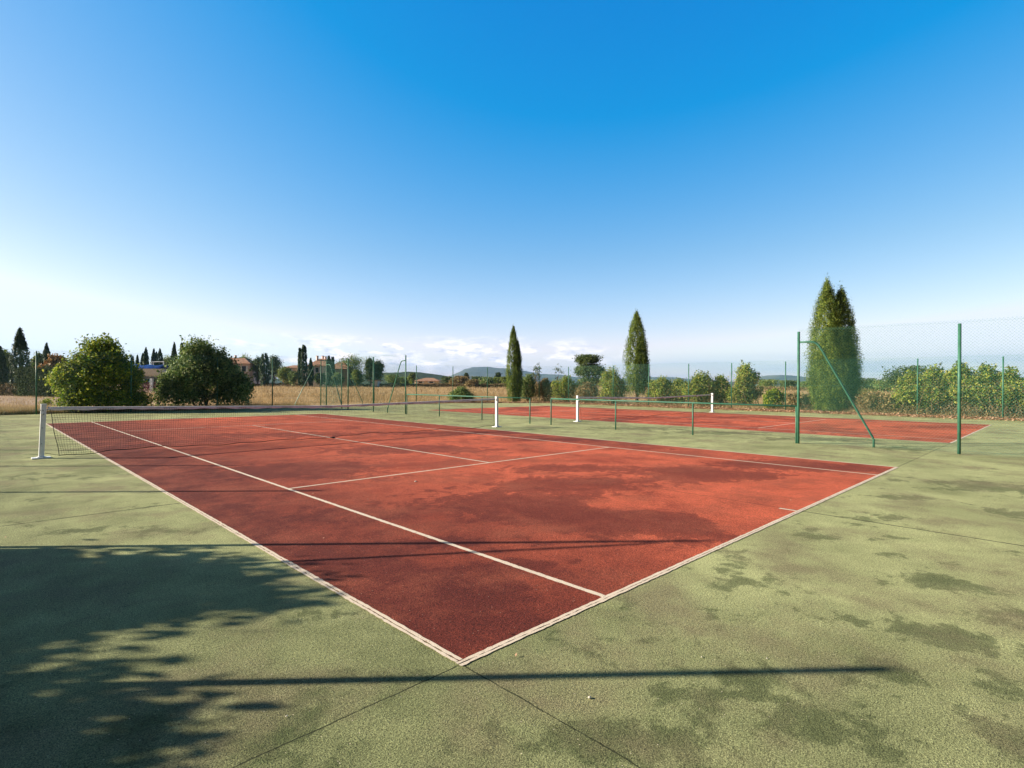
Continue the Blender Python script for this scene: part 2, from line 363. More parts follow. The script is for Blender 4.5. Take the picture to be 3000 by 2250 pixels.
# ------------------------------------------------------------------ fences
def chain(segs, z0, z1, pitch=.07, r=.0014):
    """diamond wire mesh over vertical panels given by (xa,ya,xb,yb)"""
    V = []
    for xa, ya, xb, yb in segs:
        L = math.hypot(xb-xa, yb-ya); H = z1-z0; d = np.array([(xb-xa)/L, (yb-ya)/L, 0]); nrm = np.array([-d[1], d[0], 0]); o = np.array([xa, ya, z0])
        def wire(s0, h0, s1, h1, off):
            a = o+d*s0+UP*h0+nrm*off; b = o+d*s1+UP*h1+nrm*off
            t = (b-a)/np.linalg.norm(b-a); e = np.cross(t, nrm)
            c = [nrm*r, (-nrm*.5+e*.87)*r, (-nrm*.5-e*.87)*r]
            for i in range(3):
                j = (i+1) % 3; V.extend([a+c[i], b+c[i], b+c[j], a+c[j]])
        n = int((L+H)/pitch)
        for i in range(n+1):
            c0 = i*pitch-H
            s0, h0 = c0, 0.0
            if s0 < 0: h0 = -s0; s0 = 0.0
            s1, h1 = c0+H, H
            if s1 > L: h1 = H-(s1-L); s1 = L
            if h1-h0 > .02:
                wire(s0, h0, s1, h1, .0017); wire(L-s0, h0, L-s1, h1, -.0017)
        for hh in (.05, H*.5, H-.05): wire(0, hh, L, hh, .005)
    return V
def brace_pts(base, dirx, diry, top=2.72, reach=1.7):
    b = Vector((base[0], base[1], 0)); d = Vector((dirx, diry, 0)).normalized()
    if top > 3: return [b+d*.03+Vector((0, 0, top)), b+d*.12+Vector((0, 0, top-.10)), b+d*reach+Vector((0, 0, .2)), b+d*reach]
    P = [b+d*.03+Vector((0, 0, top)), b+d*.30+Vector((0, 0, top)), b+d*.38+Vector((0, 0, top-.02)), b+d*.46+Vector((0, 0, top-.09)), b+d*.54+Vector((0, 0, top-.22)),
         b+d*(reach-.03)+Vector((0, 0, .27)), b+d*reach+Vector((0, 0, .2)), b+d*reach]
    return P
def fence(label, posts, segs, braces=(), mat=POSTG, r=.032, h=3.0, mh=3.08, group=None, rw=.0011, pitch=.07):
    root = empty('chain_link_fence', (posts[0][0], posts[0][1], 0)); tag(root, label, 'fence', group)
    for p in posts:
        hh = p[2] if len(p) > 2 else h; m = MB().tube([(p[0], p[1], -.05), (p[0]+p[3] if len(p) > 3 else p[0], p[1], hh)], r, 10)
        m.build('post', mat, root, True)
    for bx, by, dx, dy, *o in braces:
        MB().tube(brace_pts((bx, by), dx, dy, *(o or ())), .026, 8).build('brace', mat, root, True)
    quad_obj('wire_mesh', chain(segs, .03, mh, pitch, rw), WIRE, root)
    return root
D0 = (13.94, 2.85)
p = [(13.94, 2.85), (14.29, -.49), (14.2, -3.9), (14.2, -7.2), (14.2, -10.5)]
def segs(p): return [(p[i][0]+.0, p[i][1], p[i+1][0], p[i+1][1]) for i in range(len(p)-1)]
fence('tall green wire fence at the right, nearest the camera, with one bent brace', p, segs(p), [(13.94, 2.85, .28, -1)], r=.034, rw=.0012)
p = [(13.86, 21.51), (13.8, 24.57), (13.9, 27.6), (14.15, 30.9), (14.3, 31.7)]
fence('short green fence between the two courts at their far end, with slanting braces', p[:-1], segs(p), [(13.86, 21.51, 0, 1), (14.15, 30.9, .1, -1)], mat=POSTG2)
p = [(x, 32.0) for x in (14.3, 11.2, 8.1)]+[(4.0, 32.1), (.25, 32.08), (-3.7, 32.0)]
fence('green wire fence along the far left end of the near court, before the round bushes', p, segs(p), [(14.3, 32, -1, 0)], mat=POSTG2)
p = [(14.3, 32.0), (17.2, 34.8), (19.9, 34.9), (23.67, 34.8), (26.68, 33.9), (29.2, 32.4), (32.6, 29.6), (33.6, 27.2), (33.3, 22.5)]
fence('green wire fence curving round the far end of the second court', p[1:], segs(p), [(17.2, 34.8, 1, .05)], mat=POSTG2)
p = [(33.3, 22.5), (33.0, 19.2), (33.0, 16.1), (33.4, 13.3), (33.2, 9.9), (33.6, 3.45), (33.4, .07), (33.4, -3.4), (33.4, -6.8), (33.4, -10)]
fence('green wire fence behind the second court, in front of cypress and hedge', p[1:], segs(p), [], mat=POSTG)
# left fence, outside the frame: its posts throw the long shadows over the court
p = [(-3.65, 32.0)]+[(-3.65, 29.9-3.32*i) for i in range(6)]+[(-3.65, 9.98), (-3.65, 6.4, 3.92), (-3.65, 3.09), (-3.65, -.3), (-3.65, -3.6)]
fence('green wire fence left of the camera, with one taller braced post', p[1:], segs(p), [(-3.65, 6.4, 0, -1, 3.70, 1.40)], mh=1.4, r=.034, rw=.0010)
sc = MB(); sc.box((-3.70, 5.95, .70), (.012, .84, 1.36)); rt = empty('windbreak', (-3.7, 5.95, 0)); tag(rt, 'dark green windbreak cloth laced to the fence left of the camera', 'windbreak')
sc.build('cloth', SCREEN, rt); MB().tube([(-3.69, 5.5, 1.39), (-3.69, 6.37, 1.39)], .008, 6).build('hem_rope', CORD, rt)

def railing(label, x0, ys, h=1.0, xe=None):
    root = empty('low_railing', (x0[0], ys[0], 0)); tag(root, label, 'railing', 'low green rails between the two courts')
    pts = [(x, y) for x, y in zip(x0, ys)]
    MB().tube([(x, y, h) for x, y in pts], .024, 8).build('top_rail', POSTG, root, True)
    for x, y in pts: MB().tube([(x, y, -.03), (x, y, h-.012)], .024, 8).build('post', POSTG, root, True)
railing('low green tube railing between the courts, right of the gap, joined to the tall fence', [13.94, 14.05, 13.95, 13.95][::1], [2.9, 5.94, 8.74, 11.71])
railing('low green tube railing between the courts, left of the gap, behind the net', [13.77, 13.8, 13.95, 13.9], [12.66, 15.55, 18.79, 21.45])

# ------------------------------------------------------------------ tennis nets
def netpost(label, x, y, h=1.09, lean=0.0, w=.086, face=0.0, side=1):
    root = empty('net_post', (x, y, 0)); tag(root, label, 'net post', 'white net posts')
    c = math.cos(face); s = math.sin(face); m = MB()
    hw = w/2; b0 = 0
    for z, dx in ((.0, 0), (h, lean)):
        for a, b in ((-hw, -hw), (hw, -hw), (hw, hw), (-hw, hw)): m.v.append((x+dx+a, y+b, z))
    m.f = [(0, 3, 2, 1), (4, 5, 6, 7), (0, 1, 5, 4), (1, 2, 6, 5), (2, 3, 7, 6), (3, 0, 4, 7)]
    m.build('shaft', WHITE, root, bevel=.008)
    MB().box((x, y, .012), (.30, .22, .022)).box((x, y, .03), (.13, .13, .014)).build('base_plate', WHITE, root, bevel=.003)
    MB().box((x+lean, y, h+.006), (w+.008, w+.008, .014)).build('cap', WHITE, root, bevel=.004)
    for zz in (.30, .62, .88, .97):
        MB().tube([(x-.01+lean*zz/h, y-hw-.003, zz), (x-.01+lean*zz/h, y-hw-.012, zz)], .011, 8).build('bolt', STEEL, root)
    wx = x+side*0; 
    MB().tube([(x+lean-hw-.03, y, h-.11), (x+lean+hw+.03, y, h-.11)], .014, 8).build('cable_pin', STEEL, root); MB().tube([(x+lean-.01, y-hw-.05, h-.19), (x+lean-.01, y+hw+.01, h-.19)], .018, 10).build('winch', STEEL, root)
    return root
NY = 12.3
netpost('white net post at the left end of the near net', -.92, NY, 1.09, .035)
netpost('white net post at the right end of the near net, beside the green railing', 11.62, 12.25, 1.09, -.02)
netpost('left white net post of the second court, behind the green rail', 16.13, 12.17, 1.08, 0)
netpost('far right white net post standing before the yellow shrubs', 28.4, 12.2, 1.08, 0, .11)
def net(label, xa, xb, ya, yb, hc, he, thread=.0020, pitch=.046, strap=True):
    root = empty('tennis_net', ((xa+xb)/2, (ya+yb)/2, 0)); tag(root, label, 'tennis net')
    L = xb-xa; xm = (xa+xb)/2
    def top(x): return hc+(he-hc)*abs(x-xm)/(L/2) + .0
    def yy(x): return ya+(yb-ya)*(x-xa)/L
    xs0, xs1 = xa+.13, xb-.13; V = []
    def pr(a, b, r):
        a = np.array(a); b = np.array(b); t = (b-a)/np.linalg.norm(b-a); n = np.array([0, 1.0, 0]); e = np.cross(t, n)
        c = [n*r, (-n*.5+e*.87)*r, (-n*.5-e*.87)*r]
        for i in range(3): j = (i+1) % 3; V.extend([a+c[i], b+c[i], b+c[j], a+c[j]])
    n = int((xs1-xs0)/pitch); rows = 21
    def P(i, j):
        x = xs0+(xs1-xs0)*i/n; t = j/rows; zt_ = top(x)-.03; zb = .05+.035*math.sin(x*1.7)*math.sin(x*.6+1)
        sl = (1-t)*.15*max(0, 1-(x-xs0)/1.2)
        wv = .012*math.sin(x*5+t*4)+.010*math.sin(x*11.3+t*9)
        return (x+sl+.006*math.sin(t*9+i*.9), yy(x)+wv+.05*(1-t)*math.sin(x*.8), zb+(zt_-zb)*t+(.012*math.sin(x*7+t*5) if j < 6 else 0))
    G = [[P(i, j) for j in range(rows+1)] for i in range(n+1)]
    for i in range(n+1):
        for j in range(0, rows):
            pr(G[i][j], G[i][j+1], thread)
    for j in range(rows+1):
        for i in range(n): pr(G[i][j], G[i+1][j], thread)
    quad_obj('netting', V, CORD, root)
    # tape: folded white canvas
    m = MB(); k = 120; b0 = 0; prof = [(-.007, -.062), (-.009, -.02), (0, .004), (.009, -.02), (.007, -.062)]
    for i in range(k+1):
        x = xs0-.03+(xs1-xs0+.06)*i/k; z = top(x); w = 1+.12*math.sin(i*1.3)+.1*math.sin(i*.37)
        for a, b in prof: m.v.append((x, yy(x)+a*w+.004*math.sin(i*.9), z+b*w))
    for i in range(k):
        for q in range(4): m.f.append((i*5+q, i*5+q+1, i*5+5+q+1, i*5+5+q))
    m.build('headband', BAND, root, True)
    MB().tube([(xa+.05, ya, he+.0), (xs0, yy(xs0), top(xs0)-.01)], .004, 6).build('cable', STEEL, root); MB().tube([(xs1, yy(xs1), top(xs1)-.01), (xb-.04, yb, he)], .004, 6).build('cable', STEEL, root)
    MB().tube([G[0][j] for j in range(rows+1)], .0065, 5).build('side_cord', CORD, root)
    MB().tube([G[n][j] for j in range(rows+1)], .0065, 5).build('side_cord', CORD, root)
    MB().tube([G[i][0] for i in range(0, n+1, 2)], .008, 5).build('bottom_cord', CORD, root)
    MB().tube([(xa+.06, ya, .10), G[0][0]], .0045, 5).build('tie_cord', CORD, root)
    if strap:
        MB().box((xm, (ya+yb)/2-.01, .03), (.08, .05, .04)).build('strap_anchor', CORD, root)
    return root
net('sagging black tennis net with white headband across the near court', -.92, 11.62, NY, 12.25, .925, 1.04)
net('far tennis net of the second court seen edge-on behind the green rail', 16.13, 28.4, 12.17, 12.2, .93, 1.03, .0012, .09, False)

# ------------------------------------------------------------------ vegetation
def limb(m, a, b, r0, r1, wob=.1, n=5, sides=6):
    a = Vector(a); b = Vector(b); P = []; Rr = []
    for i in range(n+1):
        t = i/n; q = a.lerp(b, t)
        if 0 < i < n: q += Vector((random.uniform(-wob, wob), random.uniform(-wob, wob), random.uniform(-wob, wob)*.5))
        P.append(q); Rr.append(r0+(r1-r0)*t)
    m.tube(P, Rr, sides); return P
def bush(name, label, cat, px, d, wpx, toppy, mat, n=900, per=16, leaf=.085, cr=.13, botz=.15, spikes=(), group=None, part='crown', stems=5, nl=11, fill=1.0, deep=1.0, flat=1.0, shoots=0, ragged=.0):
    x0, y0 = at(px, d); g = terr(x0, y0); W = wpx/FPX*d; H = zt(px, toppy, d)-g
    root = empty(name, (x0, y0, g)); tag(root, label, cat, group)
    lobes = []
    rx = W/2
    lobes.append((0, 0, H*.40, rx*.82, rx*.80*deep, H*.36*flat)); lobes.append((0, 0, H*.60, rx*.54, rx*.5*deep, H*.28)); lobes.append((random.uniform(-.15, .15)*rx, 0, H*.80, rx*.27, rx*.27, H*.17))
    for i in range(nl):
        a = 2*math.pi*i/nl+random.uniform(-.3, .3); q = rx*random.uniform(.42, .66); s = rx*random.uniform(.28, .42); zz = random.uniform(botz+.06*H, H*max(.2, .88-.72*q/rx))
        lobes.append((math.cos(a)*q, math.sin(a)*q*deep, zz, s, s, min(s*1.1, H*.21)))
    if ragged:
        lobes[0] = (0, 0, H*.40, rx*.66, rx*.66*deep, H*.34); lobes[1] = (random.uniform(-.2, .2)*rx, 0, H*.6, rx*.4, rx*.4, H*.26)
        for i in range(7):
            u = random.uniform(-.8, .8)*rx; hh = H*random.uniform(.62, .86)*(1-.25*abs(u)/rx); q = rx*random.uniform(.14, .26)
            lobes.append((RT[0]*u, RT[1]*u, hh, q, q, q*random.uniform(1, 1.5)))
            u = random.uniform(-.95, .95)*rx; lobes.append((RT[0]*u, RT[1]*u, H*random.uniform(.12, .4), q*1.1, q*1.1, q*1.1))
    for dx, zz, s in spikes:     # dx along the picture's right
        lobes.append((RT[0]*dx, RT[1]*dx, zz, s, s, s*1.2))
    P, D = lobe_cloud(lobes, n, per, cr, .45)
    k = (P[:, 2] > botz*(.5+rng.random(len(P)))) & (P[:, 2] < H*1.03); P = P[k]; D = D[k]
    # keep the silhouette within the measured width
    off = P[:, :2]@RT[:2]; k = np.abs(off) < rx*(1.0+.08*rng.random(len(P))); P = P[k]; D = D[k]
    if shoots:
        top = np.where(P[:, 2] > H*.35)[0]; idx = rng.choice(top, shoots); base = P[idx]; ax = unit(D[idx]+np.array([0, 0, .7])+rng.normal(0, .35, (shoots, 3)))
        ln = rng.uniform(.15, .50, shoots)*H/4.0; tt = rng.random((shoots, 12)); Q = base[:, None, :]+ax[:, None, :]*(ln[:, None]*tt)[:, :, None]+rng.normal(0, .035, (shoots, 12, 3))
        P = np.concatenate([P, Q.reshape(-1, 3)]); D = np.concatenate([D, rng.normal(0, 1, (shoots*12, 3))])
    P = P+np.array([x0, y0, g]); V = leaf_quads(P, D, leaf)
    quad_obj(part, V, mat, root)
    m = MB()
    for i in range(stems):
        a = random.uniform(0, 6.28); q = rx*random.uniform(.15, .6); h = H*random.uniform(.45, .8)
        P1 = limb(m, (x0+random.uniform(-.12, .12), y0+random.uniform(-.12, .12), g-.05), (x0+math.cos(a)*q, y0+math.sin(a)*q*deep, g+h), .02+H*.010, .008, .06*H)
        for _ in range(3):
            s = P1[random.randint(2, 4)]; a2 = random.uniform(0, 6.28)
            limb(m, s, s+Vector((math.cos(a2)*rx*.4, math.sin(a2)*rx*.4, H*.22)), .012+H*.003, .004, .05*H, 4, 4)
    m.build('stems' if part == 'foliage' else 'trunk', BARK, root)
    return root
def cyp_profile(t):   # radius fraction over height fraction
    return max(.0, min(1.0, (.62+1.5*t) if t < .25 else 1.0))*max(0, 1-((t-.25)/.75)**2.3 if t > .25 else 1)**.80
def cypress(label, px, d, wpx, toppy, mat=None, n=5200, leaf=.11, spires=None, basez=.35, group='pencil cypresses', lean=0.0, blunt=False, off=None):
    mat = mat or L_CYP
    x0, y0 = at(px, d); g = terr(x0, y0); W = wpx/FPX*d; H = zt(px, toppy, d)-g
    root = empty('cypress_tree', (x0, y0, g)); tag(root, label, 'cypress', group)
    VV = []
    for (dx, hf, wf) in (spires or [(0, 1.0, 1.0)]):
        h = H*hf; r = W/2*wf; ncl = int(n/14*hf)
        t = rng.random(ncl)**.85; th = rng.random(ncl)*2*math.pi
        ph = rng.random()*9
        prof = np.array([cyp_profile(q) if not blunt else cyp_profile(q*.86) for q in t])
        bump = 1+.10*np.sin(th*5+ph+t*3)+.07*np.sin(th*11+t*17+ph)+.06*np.sin(t*31+th*3)
        rr = r*prof*bump*rng.uniform(.66, 1.06, ncl)
        z = basez+(h-basez)*t
        cx = dx*W*RT[0]+lean*h*t*RT[0]+np.cos(th)*rr; cy = dx*W*RT[1]+lean*h*t*RT[1]+np.sin(th)*rr
        C = np.stack([cx, cy, z], 1); D = np.stack([np.cos(th), np.sin(th), np.full(ncl, .3)], 1)+rng.normal(0, .55, (ncl, 3))
        k = 14; P = np.repeat(C, k, 0)+rng.normal(0, 1, (ncl*k, 3))*np.array([.048, .048, .17])*(W/2.6+.25)
        VV.append(leaf_quads(P+np.array([x0, y0, g]), np.repeat(D, k, 0), leaf, .45, .28, .9))
    quad_obj('crown', np.concatenate(VV), mat, root)
    m = MB(); m.tube([(x0, y0, g-.1), (x0, y0, g+H*.4), (x0, y0, g+H*.85)], [.05+.012*H, .04+.007*H, .015], 8)
    m.build('trunk', BARK, root, True)
    return root
def tree(label, px, d, wpx, toppy, mat, n=260, per=12, leaf=.34, cr=.42, trunkf=.28, group=None, cat='tree', name='broadleaf_tree', nl=8, gap=.62, lobes=None, limbs=7):
    x0, y0 = at(px, d); g = terr(x0, y0); W = wpx/FPX*d; H = zt(px, toppy, d)-g; rx = W/2
    root = empty(name, (x0, y0, g)); tag(root, label, cat, group)
    if lobes is None:
        lobes = [(0, 0, H*(.5+trunkf/2), rx*.62, rx*.62, H*(.42-trunkf*.3))]
        for i in range(nl):
            a = 2*math.pi*i/nl+random.uniform(-.4, .4); q = rx*random.uniform(.35, .62); s = rx*random.uniform(.26, .44)
            lobes.append((math.cos(a)*q, math.sin(a)*q, H*random.uniform(trunkf+.18, .84), s, s, min(s, H*.2)))
    else: lobes = [(RT[0]*a*W, RT[1]*a*W, b*H, c*W, c*W, e*H) for a, b, c, e in lobes]
    P, D = lobe_cloud(lobes, n, per, cr*rx/2.5, gap)
    k = (P[:, 2] < H*1.02) & (P[:, 2] > .1); P = P[k]; D = D[k]
    quad_obj('crown', leaf_quads(P+np.array([x0, y0, g]), D, leaf), mat, root)
    m = MB(); T = limb(m, (x0, y0, g-.1), (x0+random.uniform(-.2, .2), y0, g+H*.6), .05+.018*H, .03+.008*H, .03*H, 5, 8)
    for i in range(limbs):
        a = random.uniform(0, 6.28); s = T[random.randint(1, 4)]
        limb(m, s, (x0+math.cos(a)*rx*.7, y0+math.sin(a)*rx*.7, g+H*random.uniform(.5, .88)), .02+.006*H, .008, .04*H, 4, 5)
    m.build('trunk', BARK, root, True); return root

# the two big round bushes behind the left end fence and the small one
bush('round_bush', 'big yellow-green round bush behind the left fence, nearest the left net post', 'bush', 291, 28.8, 262, 985, L_YEL, 2600, 18, .13, .15, .12, [(-.5, 3.42, .34), (.1, 3.0, .55), (.8, 2.8, .45)], 'round bushes behind the fence', nl=14, deep=.62, shoots=150)
bush('round_bush', 'big dark olive round bush, right of the yellow-green one', 'bush', 598, 32.2, 268, 988, L_OLIV, 3000, 18, .13, .15, .2, [(-.2, 3.25, .55), (.9, 2.8, .55), (2.2, 1.1, .7)], 'round bushes behind the fence', nl=14, deep=.62, shoots=150)
bush('low_bush', 'low dark green bush alone at the end of the second court', 'bush', 1351, 47, 90, 1131, L_OLIV, 700, 14, .10, .1, .05, nl=7)
bush('low_bush', 'small yellow-green weed bush beside the left fence post', 'bush', 138, 33, 32, 1164, L_YEL, 90, 12, .06, .07, .03, nl=4, stems=3)

# cypresses along the right fence
cypress('largest cypress, twin-topped, behind the fence at the right', 2440, 33.2, 140, 838, L_CYP, 46000, .078, [(-.13, 1.0, .74), (.16, .94, .70), (.30, .60, .42), (-.2, .5, .5), (.0, .7, .8)], .12)
cypress('bright spindle-shaped cypress in the middle of the shrub row', 1866, 42.9, 72, 921, L_CYP, 26000, .085, [(-.03, 1.0, .94), (.17, .72, .66)], .95)
cypress('slim pointed cypress left of the shrub row, beside the low dark bush', 1505, 48.5, 48, 962, L_CYP, 20000, .085, [(-.04, 1.0, .86), (.22, .80, .62)], .1)
# distant cypresses
for lab, px, d, w, ty, bl in [
    ('tall dark cypress rising from the hedge at the far left', 58, 58, 47, 967, False), ('dark cypress cut by the left edge of the picture', 0, 58, 34, 1022, False),
    ('small dark cypress showing above trees left of the yellow-green bush', 136, 85, 23, 1009, False),
    ('short cypress behind the right shoulder of the yellow-green bush', 389, 112, 11, 1046, False), ('narrow cypress just left of the tallest one between the round bushes', 402, 112, 13, 1043, False),
    ('shadowed cypress touching the tallest one between the round bushes', 418, 114, 15, 1037, False), ('tallest cypress in the gap between the two round bushes', 427, 110, 18, 1021, False),
    ('cypress above the left end of the white frame', 450, 112, 17, 1025, False), ('small cypress squeezed between the two above the white frame', 458, 116, 10, 1033, False), ('broad cypress above the right end of the white frame', 468, 112, 23, 1026, False),
    ('lone cypress above the left slope of the olive bush', 510, 105, 20, 1008, False), ('blunt cypress top showing over the olive bush', 533, 108, 13, 1006, True), ('thin cypress tip close to the top of the olive bush', 546, 110, 9, 1008, False),
    ('thick blunt cypress between the pink house and pale tree', 775, 143, 29, 1038, True), ('tallest slim cypress left of the white farmhouse', 890, 141, 20, 1013, True), ('slim cypress leaning on the left side of the tallest farmhouse cypress', 879, 142, 14, 1022, True),
    ('short cypress against the left corner of the white farmhouse', 910, 140, 15, 1051, False), ('dark cypress before the roof of the white farmhouse', 963, 139, 13, 1045, True), ('darker cypress at the right of the farmhouse roof, near the chimneys', 974, 140, 13, 1047, True)]:
    cypress(lab, px, d, w, ty, L_CYPD, 6500, .12+d*.0016, None, .2, 'distant dark cypresses', blunt=bl)

# shrubs behind the right-hand fence
def shrub(label, px, d, w, ty, mat=None, browny=.0, n=900, group='shrubs along the right fence', botz=.1, per=16, leaf=.115, deep=.8):
    d = max(d, 36.7/(.6997+.7145*(px-1500)/FPX)); deep = .5
    root = bush('shrub', label, 'shrub', px, d, w, ty, mat or L_HEDGE, n, per, leaf, .13, botz+.62*browny, (), group, 'foliage', 9, random.randint(7, 11), deep=deep, shoots=int(60+w*.5), ragged=1.0)
    if browny:
        x0, y0 = at(px, d); g = terr(x0, y0); W = w/FPX*d; H = zt(px, ty, d)-g
        nn = int(3400*browny*W/2.5); P = np.stack([x0+rng.normal(0, .26, nn)*W, y0+rng.normal(0, .26, nn)*W, g+rng.random(nn)*H*.62], 1)
        quad_obj('dry_leaves', leaf_quads(P, sph(nn), .075), L_BROWN, root)
        m = MB()
        for i in range(int(34*browny*W/2.5)+8):
            a = random.uniform(0, 6.28); bx = x0+random.gauss(0, .22)*W; by = y0+random.gauss(0, .22)*W
            limb(m, (bx, by, g), (bx+math.cos(a)*.6, by+math.sin(a)*.6, g+H*random.uniform(.4, .85)), .014, .004, .06, 3, 4)
        m.build('twigs', TWIG, root)
    return root
for a in [('green shrub close against the right of the slim pointed cypress', 1548, 49, 64, 1096, L_OLIV, .5), ('brownish shrub between the slim cypress and the flat-topped pine', 1598, 48.5, 60, 1108, L_BROWN, .8),
          ('yellow-green shrub below and left of the flat-topped pine', 1658, 45, 88, 1099, L_HEDGE, .7), ('brown leafless thicket below the flat-topped pine', 1722, 44.5, 80, 1122, L_BROWN, 1.0),
          ('tall yellow-green shrub touching the left of the spindle cypress', 1797, 43.2, 92, 1073, L_HEDGE, .6), ('low yellow-green shrub just right of the spindle cypress', 1938, 41.5, 90, 1100, L_HEDGE, .8),
          ('shrub behind the fence post, right of the spindle cypress', 1990, 41, 70, 1108, L_HEDGE, .6), ('dense green shrub behind the far right net post', 2050, 39, 100, 1084, L_HEDGE, .7),
          ('thin shrub between the net post and the tallest shrub', 2110, 39, 60, 1098, L_HEDGE, .8), ('tallest shrub of the row, left of the opening to the hills', 2180, 37.5, 110, 1064, L_HEDGE, .5),
          ('small bright yellow shrub before the opening to the hills', 2268, 34.5, 56, 1141, L_YEL, .2), ('dry low bramble at the foot of the largest cypress, left side', 2345, 33.0, 90, 1155, L_BROWN, .9), ('dry low thicket right of the largest cypress', 2552, 29.8, 86, 1150, L_BROWN, 1.0), ('brown bramble between the dry thicket and the right hedge', 2608, 29.6, 70, 1156, L_BROWN, .9),
          ('first shrub of the right hedge, sloping down on its left', 2668, 29.2, 110, 1088, L_HEDGE, .85), ('second shrub of the right hedge, behind a thin fence post', 2740, 28.4, 110, 1068, L_HEDGE, .85), ('tallest shrub of the right hedge, behind the near tall post', 2815, 27.8, 110, 1058, L_HEDGE, .85),
          ('shrub of the right hedge just right of the near tall post', 2890, 27.0, 110, 1066, L_HEDGE, .85), ('shrub of the right hedge behind the last thin fence post', 2960, 26.4, 100, 1074, L_HEDGE, .85), ('last shrub of the right hedge, cut by the picture edge', 3040, 25.8, 120, 1080, L_HEDGE, .85)]:
    shrub(*a)

# pine, thin trees and trees behind
tree('dark flat-topped pine rising behind the shrub row', 1727, 66, 92, 1041, L_FAR, 1100, 14, .18, .30, group=None, cat='pine', name='umbrella_pine',
     lobes=[(-.08, .86, .30, .10), (-.25, .90, .18, .07), (.12, .93, .22, .05), (.02, .62, .42, .13), (.26, .56, .18, .09), (-.26, .60, .16, .09), (0, .34, .32, .12)])
tree('wispy pale thin tree behind the slim cypress shrub', 1572, 75, 34, 1062, L_FAR, 34, 9, .2, .35, .4, 'thin wispy trees')
tree('wispy bare-looking round tree left of the flat-topped pine', 1636, 75, 36, 1066, L_FAR, 26, 8, .18, .35, .45, 'thin wispy trees')
tree('rounded green tree behind the start of the right hedge', 2652, 62, 115, 1073, L_FAR, 420, 12, .2, .4, .05)
T2 = [('green tree behind the far-left cypress', 15, 80, 46, 1022, L_LIME), ('pale green tree left of the small dark cypress', 112, 90, 34, 1032, L_LIME), ('orange autumn tree behind the small dark cypress', 156, 84, 40, 1036, L_RUST),
      ('autumn coloured low tree above the dark hedge', 128, 74, 42, 1066, L_RUST), ('green tree in the background touching the yellow-green bush', 178, 92, 36, 1040, L_FAR),
      ('pale tree on the skyline just left of the olive bush', 492, 120, 46, 1040, L_LIME), ('pale green tree behind the pink house', 716, 165, 48, 1035, L_LIME),
      ('green tree left of the thick blunt cypress', 757, 150, 34, 1042, L_FAR), ('darker green tree right of the thick blunt cypress', 803, 150, 44, 1040, L_FAR), ('lime green tree in front of the yellow house', 832, 138, 38, 1073, L_LIME),
      ('olive green shrubby tree left of the farmhouse cypresses', 858, 137, 30, 1088, L_OLIV), ('dark shrub before the white farmhouse wall', 938, 134, 34, 1094, L_DARK),
      ('pale broadleaf tree with open crown right of the farmhouse', 1030, 152, 72, 1036, L_LIME), ('small pale tree in front of the farmhouse wing', 1046, 138, 30, 1083, L_LIME),
      ('dark tree with a pointed top right of the pale broadleaf tree', 1083, 148, 34, 1043, L_FAR), ('sparse tree right of the dark pointed tree', 1107, 150, 36, 1052, L_FAR),
      ('yellow-green round tree left of the low farmhouse', 1206, 190, 22, 1092, L_LIME), ('olive shrub before the wooded hill', 1150, 180, 44, 1098, L_OLIV), ('dark shrubby tree in front of the shade-coloured farmhouse wing', 990, 136, 34, 1092, L_OLIV)]
for i, (lab, px, d, w, ty, mt) in enumerate(T2):
    tree(lab, px, d, w, ty, mt, 420, 12, .34, .5, .12, 'distant trees near the houses')
far = [(1180, 200, 50, 1105, L_OLIV, 'round olive shrub at the foot of the wooded hill'), (1312, 190, 40, 1104, L_FAR, 'green shrub right of the low farmhouse'), (1345, 175, 56, 1102, L_BROWN, 'brown shrub above the low dark bush'), (1366, 210, 16, 1090, L_DARK, 'small dark tree on the skyline above the low dark bush'),
       (1398, 200, 44, 1104, L_FAR, 'green shrub below the long blue mountain'), (1425, 170, 48, 1104, L_OLIV, 'olive shrub behind the lone fence post below the mountain'), (1460, 185, 40, 1106, L_LIME, 'pale shrub left of the slim pointed cypress'), (1458, 215, 20, 1091, L_DARK, 'little dark conifer below the mountain'),
       (1485, 160, 34, 1104, L_LIME, 'yellow-green shrub touching the slim pointed cypress'), (1385, 150, 40, 1112, L_BROWN, 'low brown bush behind the field edge'),
       (2250, 160, 60, 1112, L_LIME, 'yellowish bushes at the left of the opening'), (2310, 190, 60, 1115, L_FAR, 'green line of bushes below the distant blue hill'), (2365, 170, 50, 1118, L_OLIV, 'low bushes left of the largest cypress'),
       (2535, 110, 70, 1108, L_FAR, 'green bushes seen through the wire right of the largest cypress'), (2590, 100, 60, 1112, L_OLIV, 'olive bushes behind the dry thicket'), (1900, 150, 60, 1114, L_OLIV, 'distant bushes just right of the spindle cypress'), (2540, 45, 56, 1140, L_WEED, 'low green bush in the dry field right of the largest cypress')]
for px, d, w, ty, mt, lab in far:
    tree(lab, px, d, w, ty, mt, 260, 11, .0026*d, .5, .02, 'distant bushes at the field edge', 'bush', 'distant_bush', limbs=4)
